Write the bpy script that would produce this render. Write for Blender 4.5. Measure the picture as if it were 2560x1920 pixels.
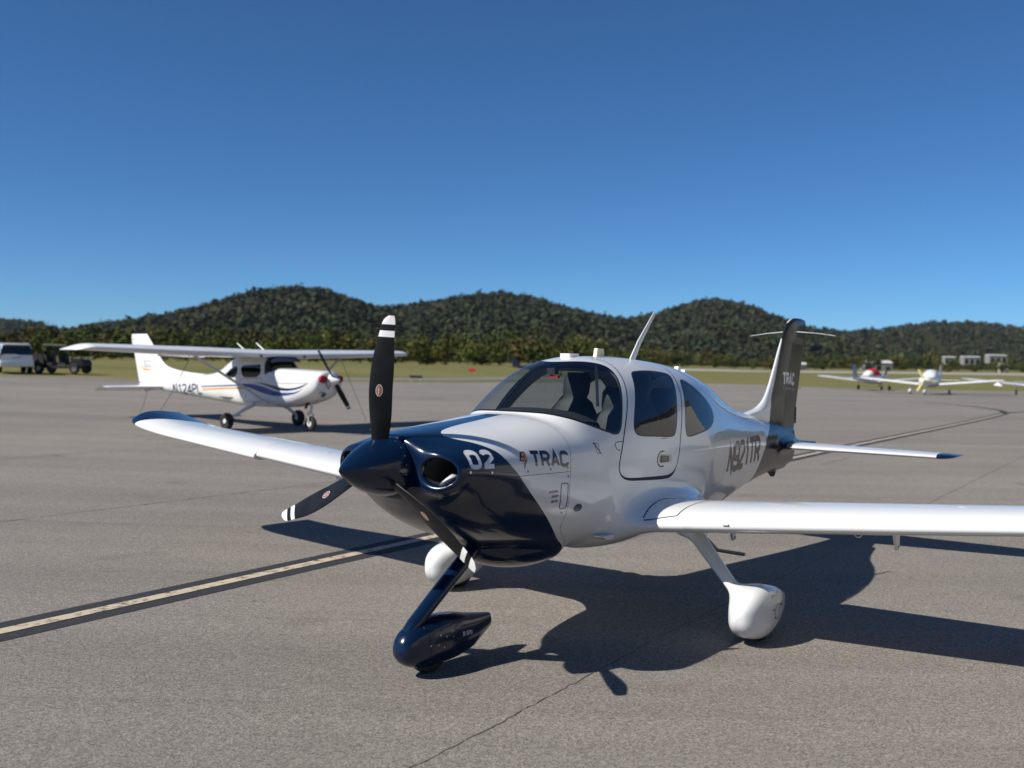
import bpy, bmesh, math, random
import numpy as np
from mathutils import Vector, Matrix
from mathutils.bvhtree import BVHTree

R = math.radians
for o in list(bpy.data.objects):
    bpy.data.objects.remove(o)
scene = bpy.context.scene
COL = scene.collection

# ------------------------------------------------------------------ camera
cam_d = bpy.data.cameras.new('camera')
cam = bpy.data.objects.new('camera', cam_d)
COL.objects.link(cam)
cam_d.sensor_width = 36.0
cam_d.lens = 36.0 * 2577.6 / 2560.0
cam_d.clip_start = 0.05
cam_d.clip_end = 20000.0
cam.location = (0.0, 0.0, 2.0685)
cam.rotation_euler = (Matrix.Rotation(R(90 - 1.2416), 3, 'X') @ Matrix.Rotation(R(-0.8434 * -1), 3, 'Z')).to_euler()
cam_d.dof.use_dof = True
cam_d.dof.focus_distance = 7.7
cam_d.dof.aperture_fstop = 1.65
scene.camera = cam

# ------------------------------------------------------------------ sky and sun
# light travels along SUN_DIR (away from the sun): to the right, a little away from the camera, downwards
SUN_DIR = Vector((1.040, 0.493, -1.0)).normalized()
world = bpy.data.worlds.new('World')
scene.world = world
world.use_nodes = True
wn = world.node_tree
for n in list(wn.nodes):
    wn.nodes.remove(n)
sky = wn.nodes.new('ShaderNodeTexSky')
sky.sky_type = 'NISHITA'
sky.sun_disc = False
sky.sun_elevation = math.asin(-SUN_DIR.z)
sky.sun_rotation = math.atan2(-SUN_DIR.x, -SUN_DIR.y)
sky.altitude = 0.0
sky.air_density = 0.64
sky.dust_density = 0.0
sky.ozone_density = 10.0
bg = wn.nodes.new('ShaderNodeBackground')
bg.inputs['Strength'].default_value = 0.078
wo = wn.nodes.new('ShaderNodeOutputWorld')
tint = wn.nodes.new('ShaderNodeMix')            # camera white balance of the clear sky, uniform over the whole dome
tint.data_type = 'RGBA'; tint.blend_type = 'MULTIPLY'; tint.inputs['Factor'].default_value = 1.0
tint.inputs[7].default_value = (0.77, 1.04, 1.09, 1.0)
wn.links.new(sky.outputs[0], tint.inputs[6])
wn.links.new(tint.outputs[2], bg.inputs[0])
wn.links.new(bg.outputs[0], wo.inputs[0])

sun_d = bpy.data.lights.new('sun', 'SUN')
sun_d.energy = 5.0
sun_d.angle = R(0.53)
sun_d.color = (1.0, 0.95, 0.87)
sun = bpy.data.objects.new('sun', sun_d)
COL.objects.link(sun)
sun.rotation_euler = SUN_DIR.to_track_quat('-Z', 'Y').to_euler()
sun.location = (-40, -15, 40)

scene.render.engine = 'CYCLES'
scene.view_settings.view_transform = 'Standard'
scene.view_settings.look = 'None'
scene.view_settings.exposure = 0.25
scene.view_settings.gamma = 1.0
scene.view_settings.use_curve_mapping = False
scene.cycles.max_bounces = 8
scene.cycles.transparent_max_bounces = 12
scene.cycles.caustics_reflective = False
scene.cycles.caustics_refractive = False

rng = np.random.default_rng(7)
random.seed(7)
# ------------------------------------------------------------------ materials
def mat(name, col, rough=0.5, metal=0.0, coat=0.0, spec=0.5, emit=None):
    m = bpy.data.materials.new(name)
    m.use_nodes = True
    b = m.node_tree.nodes['Principled BSDF']
    b.inputs['Base Color'].default_value = (*col, 1)
    b.inputs['Roughness'].default_value = rough
    b.inputs['Metallic'].default_value = metal
    b.inputs['Coat Weight'].default_value = coat
    b.inputs['Coat Roughness'].default_value = 0.03
    b.inputs['Specular IOR Level'].default_value = spec
    return m

def add_noise_colour(m, scale, c0, c1, lo=0.35, hi=0.65, detail=4, coord='Object', bump=0.0, bscale=None, rough_var=0.0):
    """procedural colour variation between c0 and c1, optional fine bump"""
    nt = m.node_tree
    b = nt.nodes['Principled BSDF']
    tc = nt.nodes.new('ShaderNodeTexCoord')
    nz = nt.nodes.new('ShaderNodeTexNoise')
    nz.inputs['Scale'].default_value = scale
    nz.inputs['Detail'].default_value = detail
    nt.links.new(tc.outputs[coord], nz.inputs['Vector'])
    cr = nt.nodes.new('ShaderNodeValToRGB')
    cr.color_ramp.elements[0].position = lo
    cr.color_ramp.elements[1].position = hi
    cr.color_ramp.elements[0].color = (*c0, 1)
    cr.color_ramp.elements[1].color = (*c1, 1)
    nt.links.new(nz.outputs[0], cr.inputs[0])
    nt.links.new(cr.outputs[0], b.inputs['Base Color'])
    if rough_var:
        mr = nt.nodes.new('ShaderNodeMapRange')
        r0 = b.inputs['Roughness'].default_value
        mr.inputs['To Min'].default_value = max(0.02, r0 - rough_var)
        mr.inputs['To Max'].default_value = r0 + rough_var
        nt.links.new(nz.outputs[0], mr.inputs['Value'])
        nt.links.new(mr.outputs[0], b.inputs['Roughness'])
    if bump:
        n2 = nt.nodes.new('ShaderNodeTexNoise')
        n2.inputs['Scale'].default_value = bscale or scale * 4
        nt.links.new(tc.outputs[coord], n2.inputs['Vector'])
        bp = nt.nodes.new('ShaderNodeBump')
        bp.inputs['Strength'].default_value = bump
        bp.inputs['Distance'].default_value = 0.01
        nt.links.new(n2.outputs[0], bp.inputs['Height'])
        nt.links.new(bp.outputs[0], b.inputs['Normal'])
    return m

def glass_mat(name, tint, rough=0.0):
    """thin tinted pane: transparent tint plus a fresnel mirror"""
    m = bpy.data.materials.new(name)
    m.use_nodes = True
    nt = m.node_tree
    for n in list(nt.nodes):
        nt.nodes.remove(n)
    out = nt.nodes.new('ShaderNodeOutputMaterial')
    tr = nt.nodes.new('ShaderNodeBsdfTransparent')
    tr.inputs[0].default_value = (*tint, 1)
    gl = nt.nodes.new('ShaderNodeBsdfGlossy')
    gl.inputs['Roughness'].default_value = rough
    fr = nt.nodes.new('ShaderNodeFresnel')
    ge = nt.nodes.new('ShaderNodeNewGeometry')
    mr = nt.nodes.new('ShaderNodeMapRange')          # same reflectance from inside and outside: the pane is thin
    mr.inputs['To Min'].default_value = 1.55; mr.inputs['To Max'].default_value = 1 / 1.55
    nt.links.new(ge.outputs['Backfacing'], mr.inputs['Value'])
    nt.links.new(mr.outputs[0], fr.inputs[0])
    mx = nt.nodes.new('ShaderNodeMixShader')
    nt.links.new(fr.outputs[0], mx.inputs[0])
    nt.links.new(tr.outputs[0], mx.inputs[1])
    nt.links.new(gl.outputs[0], mx.inputs[2])
    nt.links.new(mx.outputs[0], out.inputs[0])
    return m

# ------------------------------------------------------------------ object helpers
def empty(name, loc=(0, 0, 0), rz=0.0, label=None, cat=None, group=None):
    o = bpy.data.objects.new(name, None)
    o.empty_display_size = 0.2
    COL.objects.link(o)
    o.location = loc
    o.rotation_euler = (0, 0, rz)
    tag(o, label, cat, group)
    return o

def tag(o, label=None, cat=None, group=None, kind=None):
    if label: o['label'] = label
    if cat: o['category'] = cat
    if group: o['group'] = group
    if kind: o['kind'] = kind
    return o

def mesh_obj(name, V, F, material, parent=None, normals=None, smooth=True, mirror=False, label=None):
    """link ONE mesh object; mirror=True flips y (aircraft 'left' axis to Blender's y)"""
    V = np.array(V, dtype=np.float64).reshape(-1, 3)
    if mirror:
        V = V * np.array([1, -1, 1.0])
        if normals is not None:
            normals = np.array(normals) * np.array([1, -1, 1.0])
    if isinstance(F, np.ndarray):
        F = [tuple(int(i) for i in f if i >= 0) for f in F]
    if mirror:
        F = [tuple(reversed(f)) for f in F]
    me = bpy.data.meshes.new(name)
    me.from_pydata(V.tolist(), [], F)
    me.update()
    if smooth:
        me.shade_smooth()
    if normals is not None and smooth:
        me.normals_split_custom_set_from_vertices([tuple(n) for n in normals])
    mats = material if isinstance(material, (list, tuple)) else [material]
    for m in mats:
        me.materials.append(m)
    o = bpy.data.objects.new(name, me)
    COL.objects.link(o)
    if parent is not None:
        o.parent = parent
    if label:
        o['label'] = label
    return o

def autosmooth(o, ang=35):
    """sharp edges above an angle, stored in the mesh"""
    me = o.data
    bm = bmesh.new(); bm.from_mesh(me)
    for e in bm.edges:
        if len(e.link_faces) == 2 and e.calc_face_angle(0) > R(ang):
            e.smooth = False
    bm.to_mesh(me); bm.free()
    return o

def copy_tree(o, parent=None):
    c = o.copy()
    COL.objects.link(c)
    c.parent = parent
    for ch in o.children:
        copy_tree(ch, c)
    return c

class MB:
    """collects simple shapes into one mesh"""
    def __init__(s):
        s.V = []; s.F = []
    def add(s, V, F):
        n = len(s.V)
        s.V += [tuple(v) for v in V]
        s.F += [tuple(i + n for i in f) for f in F]
        return s
    def box(s, c, d, rot=None, taper=None):
        hx, hy, hz = d[0] / 2, d[1] / 2, d[2] / 2
        P = [Vector((x * hx, y * hy, z * hz)) for x in (-1, 1) for y in (-1, 1) for z in (-1, 1)]
        if taper:
            P = [Vector((p.x * (taper if p.z > 0 else 1), p.y * (taper if p.z > 0 else 1), p.z)) for p in P]
        if rot is not None:
            P = [rot @ p for p in P]
        P = [(p.x + c[0], p.y + c[1], p.z + c[2]) for p in P]
        return s.add(P, [(0, 1, 3, 2), (4, 6, 7, 5), (0, 4, 5, 1), (2, 3, 7, 6), (0, 2, 6, 4), (1, 5, 7, 3)])
    def tube(s, pts, rad, n=10, cap=True, flat=None):
        """swept tube; rad is a number or a list; flat=(axis vector, factor) squashes the section"""
        pts = [Vector(p) for p in pts]
        if not hasattr(rad, '__len__'):
            rad = [rad] * len(pts)
        rings = []
        up = None
        for i, p in enumerate(pts):
            t = (pts[min(i + 1, len(pts) - 1)] - pts[max(i - 1, 0)]).normalized()
            if up is None:
                up = Vector((0, 0, 1)) if abs(t.z) < 0.9 else Vector((1, 0, 0))
            a = t.cross(up).normalized(); b = a.cross(t).normalized()
            up = b
            ring = []
            for k in range(n):
                an = 2 * math.pi * k / n
                v = (a * math.cos(an) + b * math.sin(an)) * rad[i]
                if flat is not None:
                    ax = Vector(flat[0]).normalized()
                    v = v - ax * v.dot(ax) * (1 - flat[1])
                ring.append(p + v)
            rings.append(ring)
        V = [v for r_ in rings for v in r_]
        F = [(i * n + k, i * n + (k + 1) % n, (i + 1) * n + (k + 1) % n, (i + 1) * n + k)
             for i in range(len(pts) - 1) for k in range(n)]
        if cap:
            F += [tuple(reversed(range(n))), tuple((len(pts) - 1) * n + k for k in range(n))]
        return s.add(V, F)
    def lathe(s, prof, axis='x', n=32, c=(0, 0, 0), cap=False):
        """prof = [(along, radius)...] about an axis through c"""
        V = []
        for a, r_ in prof:
            for k in range(n):
                t = 2 * math.pi * k / n
                u, w = r_ * math.cos(t), r_ * math.sin(t)
                p = {'x': (a, u, w), 'y': (w, a, u), 'z': (u, w, a)}[axis]
                V.append((p[0] + c[0], p[1] + c[1], p[2] + c[2]))
        F = [(i * n + k, i * n + (k + 1) % n, (i + 1) * n + (k + 1) % n, (i + 1) * n + k)
             for i in range(len(prof) - 1) for k in range(n)]
        if cap:
            F += [tuple(reversed(range(n))), tuple((len(prof) - 1) * n + k for k in range(n))]
        return s.add(V, F)
    def prism(s, poly, axis, a0, a1):
        """extrude a polygon of 2-D points along an axis ('x','y','z')"""
        n = len(poly)
        def P(u, v, w):
            return {'x': (w, u, v), 'y': (u, w, v), 'z': (u, v, w)}[axis]
        V = [P(u, v, a0) for u, v in poly] + [P(u, v, a1) for u, v in poly]
        F = [tuple(range(n)), tuple(reversed(range(n, 2 * n)))]
        F += [(i, i + n, (i + 1) % n + n, (i + 1) % n) for i in range(n)]
        return s.add(V, F)
    def build(s, name, material, parent=None, smooth=True, ang=35, mirror=False, label=None, fix=True):
        o = mesh_obj(name, s.V, s.F, material, parent, smooth=smooth, mirror=mirror, label=label)
        if fix:
            bm = bmesh.new(); bm.from_mesh(o.data)
            bmesh.ops.recalc_face_normals(bm, faces=bm.faces)
            bm.to_mesh(o.data); bm.free()
        if smooth:
            autosmooth(o, ang)
        return o

# ------------------------------------------------------------------ numeric helpers
def pchip(xs, ys):
    xs = np.array(xs, float); ys = np.array(ys, float)
    h = np.diff(xs); d = np.diff(ys) / h
    m = np.zeros_like(ys)
    m[0], m[-1] = d[0], d[-1]
    for i in range(1, len(xs) - 1):
        if d[i - 1] * d[i] > 0:
            w1, w2 = 2 * h[i] + h[i - 1], h[i] + 2 * h[i - 1]
            m[i] = (w1 + w2) / (w1 / d[i - 1] + w2 / d[i])
    def f(x):
        x = np.clip(x, xs[0], xs[-1])
        i = np.clip(np.searchsorted(xs, x) - 1, 0, len(h) - 1)
        t = (x - xs[i]) / h[i]
        t2, t3 = t * t, t * t * t
        return ((2 * t3 - 3 * t2 + 1) * ys[i] + (t3 - 2 * t2 + t) * h[i] * m[i]
                + (-2 * t3 + 3 * t2) * ys[i + 1] + (t3 - t2) * h[i] * m[i + 1])
    return f

def smin(a, b, k):
    h = np.clip(0.5 + 0.5 * (b - a) / k, 0, 1)
    return b * (1 - h) + a * h - k * h * (1 - h)

def smax(a, b, k):
    return -smin(-a, -b, k)

def sstep(x, a, b):
    t = np.clip((x - a) / (b - a), 0, 1)
    return t * t * (3 - 2 * t)

def surface_nets(func, lo, hi, res):
    """iso-surface of func=0 (negative inside); returns V, N, F(quads)"""
    lo = np.array(lo, float); hi = np.array(hi, float)
    n = np.ceil((hi - lo) / res).astype(int) + 1
    ax = [lo[i] + res * np.arange(n[i]) for i in range(3)]
    D = np.empty(tuple(n), dtype=np.float32)
    step = max(1, int(400000 / (n[1] * n[2])))
    Y, Z = np.meshgrid(ax[1], ax[2], indexing='ij')
    for i in range(0, n[0], step):
        xs = ax[0][i:i + step]
        X = np.repeat(xs, n[1] * n[2])
        P = np.stack([X, np.tile(Y.ravel(), len(xs)), np.tile(Z.ravel(), len(xs))], 1)
        D[i:i + step] = func(P).reshape(len(xs), n[1], n[2])
    S = D < 0
    c = np.zeros(tuple(n - 1), dtype=np.int8)
    for dx in (0, 1):
        for dy in (0, 1):
            for dz in (0, 1):
                c += S[dx:n[0] - 1 + dx, dy:n[1] - 1 + dy, dz:n[2] - 1 + dz]
    act = (c > 0) & (c < 8)
    idx = -np.ones(act.shape, dtype=np.int64)
    cells = np.argwhere(act)
    idx[act] = np.arange(len(cells))
    acc = np.zeros((len(cells), 3)); cnt = np.zeros(len(cells))
    corners = [np.array([dx, dy, dz]) for dx in (0, 1) for dy in (0, 1) for dz in (0, 1)]
    for a in range(8):
        for b in range(a + 1, 8):
            dlt = corners[b] - corners[a]
            if np.abs(dlt).sum() != 1:
                continue
            pa = cells + corners[a]; pb = cells + corners[b]
            da = D[pa[:, 0], pa[:, 1], pa[:, 2]]; db = D[pb[:, 0], pb[:, 1], pb[:, 2]]
            m = (da < 0) != (db < 0)
            t = np.where(m, da / np.where(da == db, 1, da - db), 0)
            acc[m] += (corners[a] + t[:, None] * dlt)[m]
            cnt[m] += 1
    V = lo + res * (cells + acc / cnt[:, None])
    F = []
    for axis in range(3):
        b_, c_ = (axis + 1) % 3, (axis + 2) % 3
        sl0 = [slice(None)] * 3; sl1 = [slice(None)] * 3
        sl0[axis] = slice(0, -1); sl1[axis] = slice(1, None)
        A = S[tuple(sl0)]; B = S[tuple(sl1)]
        e = np.argwhere(A != B)
        ok = (e[:, b_] > 0) & (e[:, c_] > 0) & (e[:, b_] < n[b_] - 1) & (e[:, c_] < n[c_] - 1)
        e = e[ok]
        fl = A[e[:, 0], e[:, 1], e[:, 2]]
        q = []
        for db, dc in ((0, 0), (-1, 0), (-1, -1), (0, -1)):
            k = e.copy(); k[:, b_] += db; k[:, c_] += dc
            q.append(idx[k[:, 0], k[:, 1], k[:, 2]])
        q = np.stack(q, 1)
        q[~fl] = q[~fl][:, ::-1]
        F.append(q)
    F = np.concatenate(F)[:, ::-1]
    F = F[(F >= 0).all(1)]
    def grad(P):
        e = res * 0.35
        g = np.stack([func(P + np.eye(3)[i] * e) - func(P - np.eye(3)[i] * e) for i in range(3)], 1) / (2 * e)
        return g
    for _ in range(3):
        g = grad(V); d = func(V)
        g2 = np.maximum((g * g).sum(1), 0.05)
        st = -(d / g2)[:, None] * g
        ln = np.linalg.norm(st, axis=1)
        st *= np.minimum(1, res * 0.7 / np.maximum(ln, 1e-9))[:, None]
        V = V + st
    g = grad(V)
    N = g / np.maximum(np.linalg.norm(g, axis=1), 1e-9)[:, None]
    # face winding should agree with the outward normal
    a, b, c2 = V[F[:, 0]], V[F[:, 1]], V[F[:, 2]]
    fn = np.cross(b - a, c2 - a)
    flip = (fn * N[F[:, 0]]).sum(1) < 0
    if flip.mean() > 0.5:
        F = F[:, ::-1]
    return V, N, F

class PM:
    """polygon mesh with vertex normals: V (n,3), N (n,3), F (m,4) with -1 padding"""
    def __init__(s, V, N, F):
        s.V = np.asarray(V, float); s.N = np.asarray(N, float)
        F = np.asarray(F, dtype=np.int64)
        if F.shape[1] == 3:
            F = np.hstack([F, -np.ones((len(F), 1), dtype=np.int64)])
        s.F = F
    def compact(s):
        used = np.unique(s.F[s.F >= 0])
        mp = -np.ones(len(s.V) + 1, dtype=np.int64)
        mp[used] = np.arange(len(used))
        F = np.where(s.F >= 0, mp[s.F], -1)
        return PM(s.V[used], s.N[used], F)
    def split(s, func):
        """cut along func=0: returns (inside func<0, outside)"""
        d = func(s.V)
        d = np.where(np.abs(d) < 1e-6, 1e-6, d)
        ins = d < 0
        valid = s.F >= 0
        fi = np.where(valid, ins[s.F], True).all(1)
        fo = np.where(valid, ~ins[s.F], True).all(1)
        mixed = s.F[~fi & ~fo]
        V = [s.V]; N = [s.N]
        newV = []; newN = []
        cache = {}
        base = len(s.V)
        def cut(a, b):
            k = (a, b) if a < b else (b, a)
            if k in cache:
                return cache[k]
            a, b = k
            t = d[a] / (d[a] - d[b])
            newV.append(s.V[a] + t * (s.V[b] - s.V[a]))
            n = s.N[a] + t * (s.N[b] - s.N[a])
            newN.append(n / max(np.linalg.norm(n), 1e-9))
            cache[k] = base + len(newV) - 1
            return cache[k]
        FI = []; FO = []
        for f in mixed:
            f = [int(i) for i in f if i >= 0]
            tris = [(f[0], f[1], f[2])] + ([(f[0], f[2], f[3])] if len(f) == 4 else [])
            for t in tris:
                pi = []; po = []
                for j in range(3):
                    a, b = t[j], t[(j + 1) % 3]
                    (pi if ins[a] else po).append(a)
                    if ins[a] != ins[b]:
                        c = cut(a, b)
                        pi.append(c); po.append(c)
                for p, L in ((pi, FI), (po, FO)):
                    if len(p) == 3:
                        L.append((p[0], p[1], p[2], -1))
                    elif len(p) == 4:
                        L.append(tuple(p))
        V = np.vstack([s.V, np.array(newV).reshape(-1, 3)])
        N = np.vstack([s.N, np.array(newN).reshape(-1, 3)])
        A = np.vstack([s.F[fi], np.array(FI, dtype=np.int64).reshape(-1, 4)])
        B = np.vstack([s.F[fo], np.array(FO, dtype=np.int64).reshape(-1, 4)])
        return PM(V, N, A).compact(), PM(V, N, B).compact()
    def merged(s, o):
        F2 = np.where(o.F >= 0, o.F + len(s.V), -1)
        return PM(np.vstack([s.V, o.V]), np.vstack([s.N, o.N]), np.vstack([s.F, F2]))
    def offset(s, dist):
        return PM(s.V + s.N * dist, s.N, s.F)
    def flipped(s):
        F = s.F.copy()
        q = F[:, 3] >= 0
        F[q] = F[q][:, ::-1]
        F[~q, :3] = F[~q, :3][:, ::-1]
        return PM(s.V, -s.N, F)
    def obj(s, name, material, parent, mirror=True, label=None):
        if len(s.F) == 0:
            return None
        return mesh_obj(name, s.V, s.F, material, parent, normals=s.N, mirror=mirror, label=label)
    def tris(s):
        a = s.F[:, :3]
        q = s.F[s.F[:, 3] >= 0]
        return np.vstack([a, q[:, [0, 2, 3]]])

def chaikin(pts, it=2, closed=True):
    P = np.array(pts, float)
    for _ in range(it):
        Q = np.roll(P, -1, 0) if closed else P[1:]
        A = P if closed else P[:-1]
        a = 0.75 * A + 0.25 * Q; b = 0.25 * A + 0.75 * Q
        N = np.empty((2 * len(a), P.shape[1])); N[0::2] = a; N[1::2] = b
        if not closed:
            N = np.vstack([P[:1], N, P[-1:]])
        P = N
    return P

def round_poly(pts, r=0.06, seg=5):
    """round every corner of a closed polygon with radius-ish r"""
    P = [np.array(p[:2], float) for p in pts]
    rr = [p[2] if len(p) > 2 else r for p in pts]
    out = []
    n = len(P)
    for i in range(n):
        p0, p1, p2 = P[i - 1], P[i], P[(i + 1) % n]
        a = p0 - p1; b = p2 - p1
        la, lb = np.linalg.norm(a), np.linalg.norm(b)
        t = min(rr[i], la * 0.48, lb * 0.48)
        A = p1 + a / la * t; B = p1 + b / lb * t
        for k in range(seg + 1):
            u = k / seg
            out.append((1 - u) ** 2 * A + 2 * u * (1 - u) * p1 + u * u * B)
    return np.array(out)

def poly_sdf(poly):
    """signed distance to a closed 2-D polygon, vectorised (negative inside)"""
    P = np.array(poly, float)
    def f(q):
        q = np.asarray(q, float)
        best = np.full(len(q), 1e9)
        inside = np.zeros(len(q), bool)
        lo = P.min(0) - 0.25; hi = P.max(0) + 0.25
        m = ((q > lo) & (q < hi)).all(1)
        qq = q[m]
        bb = np.full(len(qq), 1e9); inn = np.zeros(len(qq), bool)
        for i in range(len(P)):
            a = P[i]; b = P[(i + 1) % len(P)]
            ab = b - a
            t = np.clip(((qq - a) @ ab) / max(ab @ ab, 1e-12), 0, 1)
            dd = qq - a - t[:, None] * ab
            bb = np.minimum(bb, (dd * dd).sum(1))
            c = (a[1] > qq[:, 1]) != (b[1] > qq[:, 1])
            with np.errstate(divide='ignore', invalid='ignore'):
                xx = (b[0] - a[0]) * (qq[:, 1] - a[1]) / (b[1] - a[1]) + a[0]
            inn ^= c & (qq[:, 0] < xx)
        r_ = np.full(len(q), 0.25)
        r_[m] = np.where(inn, -1, 1) * np.sqrt(bb)
        return r_
    return f

def line_sdf(poly):
    """distance to an open 2-D polyline"""
    P = np.array(poly, float)
    def f(q):
        bb = np.full(len(q), 1e9)
        for i in range(len(P) - 1):
            a = P[i]; ab = P[i + 1] - a
            t = np.clip(((q - a) @ ab) / max(ab @ ab, 1e-12), 0, 1)
            dd = q - a - t[:, None] * ab
            bb = np.minimum(bb, (dd * dd).sum(1))
        return np.sqrt(bb)
    return f

def naca(n=26, t=0.15, m=0.02, p=0.4):
    """closed airfoil loop from TE over the top to LE and back underneath; (c, z)"""
    b = np.linspace(0, math.pi, n)
    x = (1 - np.cos(b)) / 2
    yt = 5 * t * (0.2969 * np.sqrt(x) - 0.126 * x - 0.3516 * x ** 2 + 0.2843 * x ** 3 - 0.1022 * x ** 4)
    yc = np.where(x < p, m / p ** 2 * (2 * p * x - x ** 2), m / (1 - p) ** 2 * ((1 - 2 * p) + 2 * p * x - x ** 2))
    up = np.stack([x, yc + yt], 1)[::-1]
    dn = np.stack([x, yc - yt], 1)[1:]
    return np.vstack([up, dn])

def loft(rings, cap0=False, cap1=False, closed=True):
    """rings: list of (n,3) arrays; returns V, F(list)"""
    n = len(rings[0]); V = np.vstack(rings); F = []
    m = n if closed else n - 1
    for i in range(len(rings) - 1):
        for k in range(m):
            k2 = (k + 1) % n
            F.append((i * n + k, (i + 1) * n + k, (i + 1) * n + k2, i * n + k2))
    if cap0: F.append(tuple(range(n)))
    if cap1: F.append(tuple(reversed([(len(rings) - 1) * n + k for k in range(n)])))
    return V, F

# ------------------------------------------------------------------ stroke lettering
def _arc(cx, cy, rx, ry, a0, a1, n=7):
    return [(cx + rx * math.cos(R(a0 + (a1 - a0) * i / n)), cy + ry * math.sin(R(a0 + (a1 - a0) * i / n))) for i in range(n + 1)]

def glyph(ch):
    """strokes of a condensed sans capital in a 0.5 x 1 box (centre lines)"""
    w = 0.5; r = 0.2
    O = _arc(w - r, 1 - r, r, r, 0, 90) + _arc(r, 1 - r, r, r, 90, 180) + _arc(r, r, r, r, 180, 270) + _arc(w - r, r, r, r, 270, 360)
    G = {
        'A': [[(0, 0), (w / 2, 1), (w, 0)], [(0.09, 0.3), (w - 0.09, 0.3)]],
        'B': [[(0, 0.5), (w - r, 0.5)] + _arc(w - r, 0.75, r, 0.25, -90, 90)[1:] + [(0, 1), (0, 0), (w - r, 0)] + _arc(w - r, 0.25, r, 0.25, -90, 90)[1:]],
        'C': [_arc(w - r, 1 - r, r, r, -10, 90) + _arc(r, 1 - r, r, r, 90, 180) + _arc(r, r, r, r, 180, 270) + _arc(w - r, r, r, r, 270, 370)],
        'D': [[(0, 0), (0, 1), (w - r, 1)] + _arc(w - r, 1 - r, r, r, 90, 0) + _arc(w - r, r, r, r, 0, -90) + [(0, 0)]],
        'E': [[(w, 1), (0, 1), (0, 0), (w, 0)], [(0, 0.5), (w * 0.85, 0.5)]],
        'F': [[(w, 1), (0, 1), (0, 0)], [(0, 0.5), (w * 0.85, 0.5)]],
        'G': [_arc(w - r, 1 - r, r, r, -10, 90) + _arc(r, 1 - r, r, r, 90, 180) + _arc(r, r, r, r, 180, 270) + _arc(w - r, r, r, r, 270, 360) + [(w, 0.5), (w * 0.55, 0.5)]],
        'H': [[(0, 0), (0, 1)], [(w, 0), (w, 1)], [(0, 0.5), (w, 0.5)]],
        'I': [[(w / 2, 0), (w / 2, 1)]],
        'L': [[(0, 1), (0, 0), (w, 0)]],
        'N': [[(0, 0), (0, 1), (w, 0), (w, 1)]],
        'O': [O + [O[0]]],
        '0': [O + [O[0]]],
        'P': [[(0, 0), (0, 1), (w - r, 1)] + _arc(w - r, 0.75, r, 0.25, 90, -90) + [(0, 0.5)]],
        'R': [[(0, 0), (0, 1), (w - r, 1)] + _arc(w - r, 0.74, r, 0.26, 90, -90) + [(0, 0.48)], [(w * 0.55, 0.48), (w, 0)]],
        'S': [_arc(w - r, 1 - r, r, r, 0, 90) + _arc(r, 1 - r, r, r, 90, 180) + [(0, 0.68), (w, 0.32)] + _arc(w - r, r, r, r, 0, -90) + _arc(r, r, r, r, 270, 180)],
        'T': [[(-0.03, 1), (w + 0.03, 1)], [(w / 2, 1), (w / 2, 0)]],
        'U': [[(0, 1), (0, r)] + _arc(r, r, r, r, 180, 270) + _arc(w - r, r, r, r, 270, 360) + [(w, 1)]],
        'V': [[(0, 1), (w / 2, 0), (w, 1)]],
        'W': [[(0, 1), (w * 0.28, 0), (w / 2, 0.8), (w * 0.72, 0), (w, 1)]],
        'X': [[(0, 0), (w, 1)], [(0, 1), (w, 0)]],
        'Z': [[(0, 1), (w, 1), (0, 0), (w, 0)]],
        '1': [[(w * 0.15, 0.8), (w * 0.55, 1), (w * 0.55, 0)]],
        '2': [_arc(r, 1 - r, r, r, 170, 90) + _arc(w - r, 1 - r, r, r, 90, 0) + [(w, 0.62), (0, 0.12), (0, 0), (w, 0)]],
        '3': [_arc(r, 1 - r, r, r, 170, 90) + _arc(w - r, 0.76, r, 0.24, 90, -80) + [(w * 0.4, 0.52)] + _arc(w - r, 0.26, r, 0.26, 80, -90) + _arc(r, r, r, r, 270, 190)],
        '4': [[(w * 0.75, 0), (w * 0.75, 1), (0, 0.28), (w + 0.05, 0.28)]],
        '5': [[(w, 1), (0.03, 1), (0, 0.55), (w - r, 0.6)] + _arc(w - r, 0.3, r, 0.3, 90, -90) + _arc(r, r, r, r, 270, 190)],
        '8': [O + [O[0]], [(0, 0.5), (w, 0.5)]],
        '9': [[(w, 0.75)] + _arc(w - r, 1 - r, r, r, 0, 90) + _arc(r, 1 - r, r, r, 90, 180) + _arc(r, 0.62, r, r, 180, 270) + _arc(w - r, 0.62, r, r, 270, 360), [(w, 0.8), (w, r)] + _arc(w - r, r, r, r, 0, -90) + _arc(r, r, r, r, 270, 190)],
        '-': [[(0.08, 0.5), (w - 0.08, 0.5)]],
    }
    return G.get(ch, [])

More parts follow.
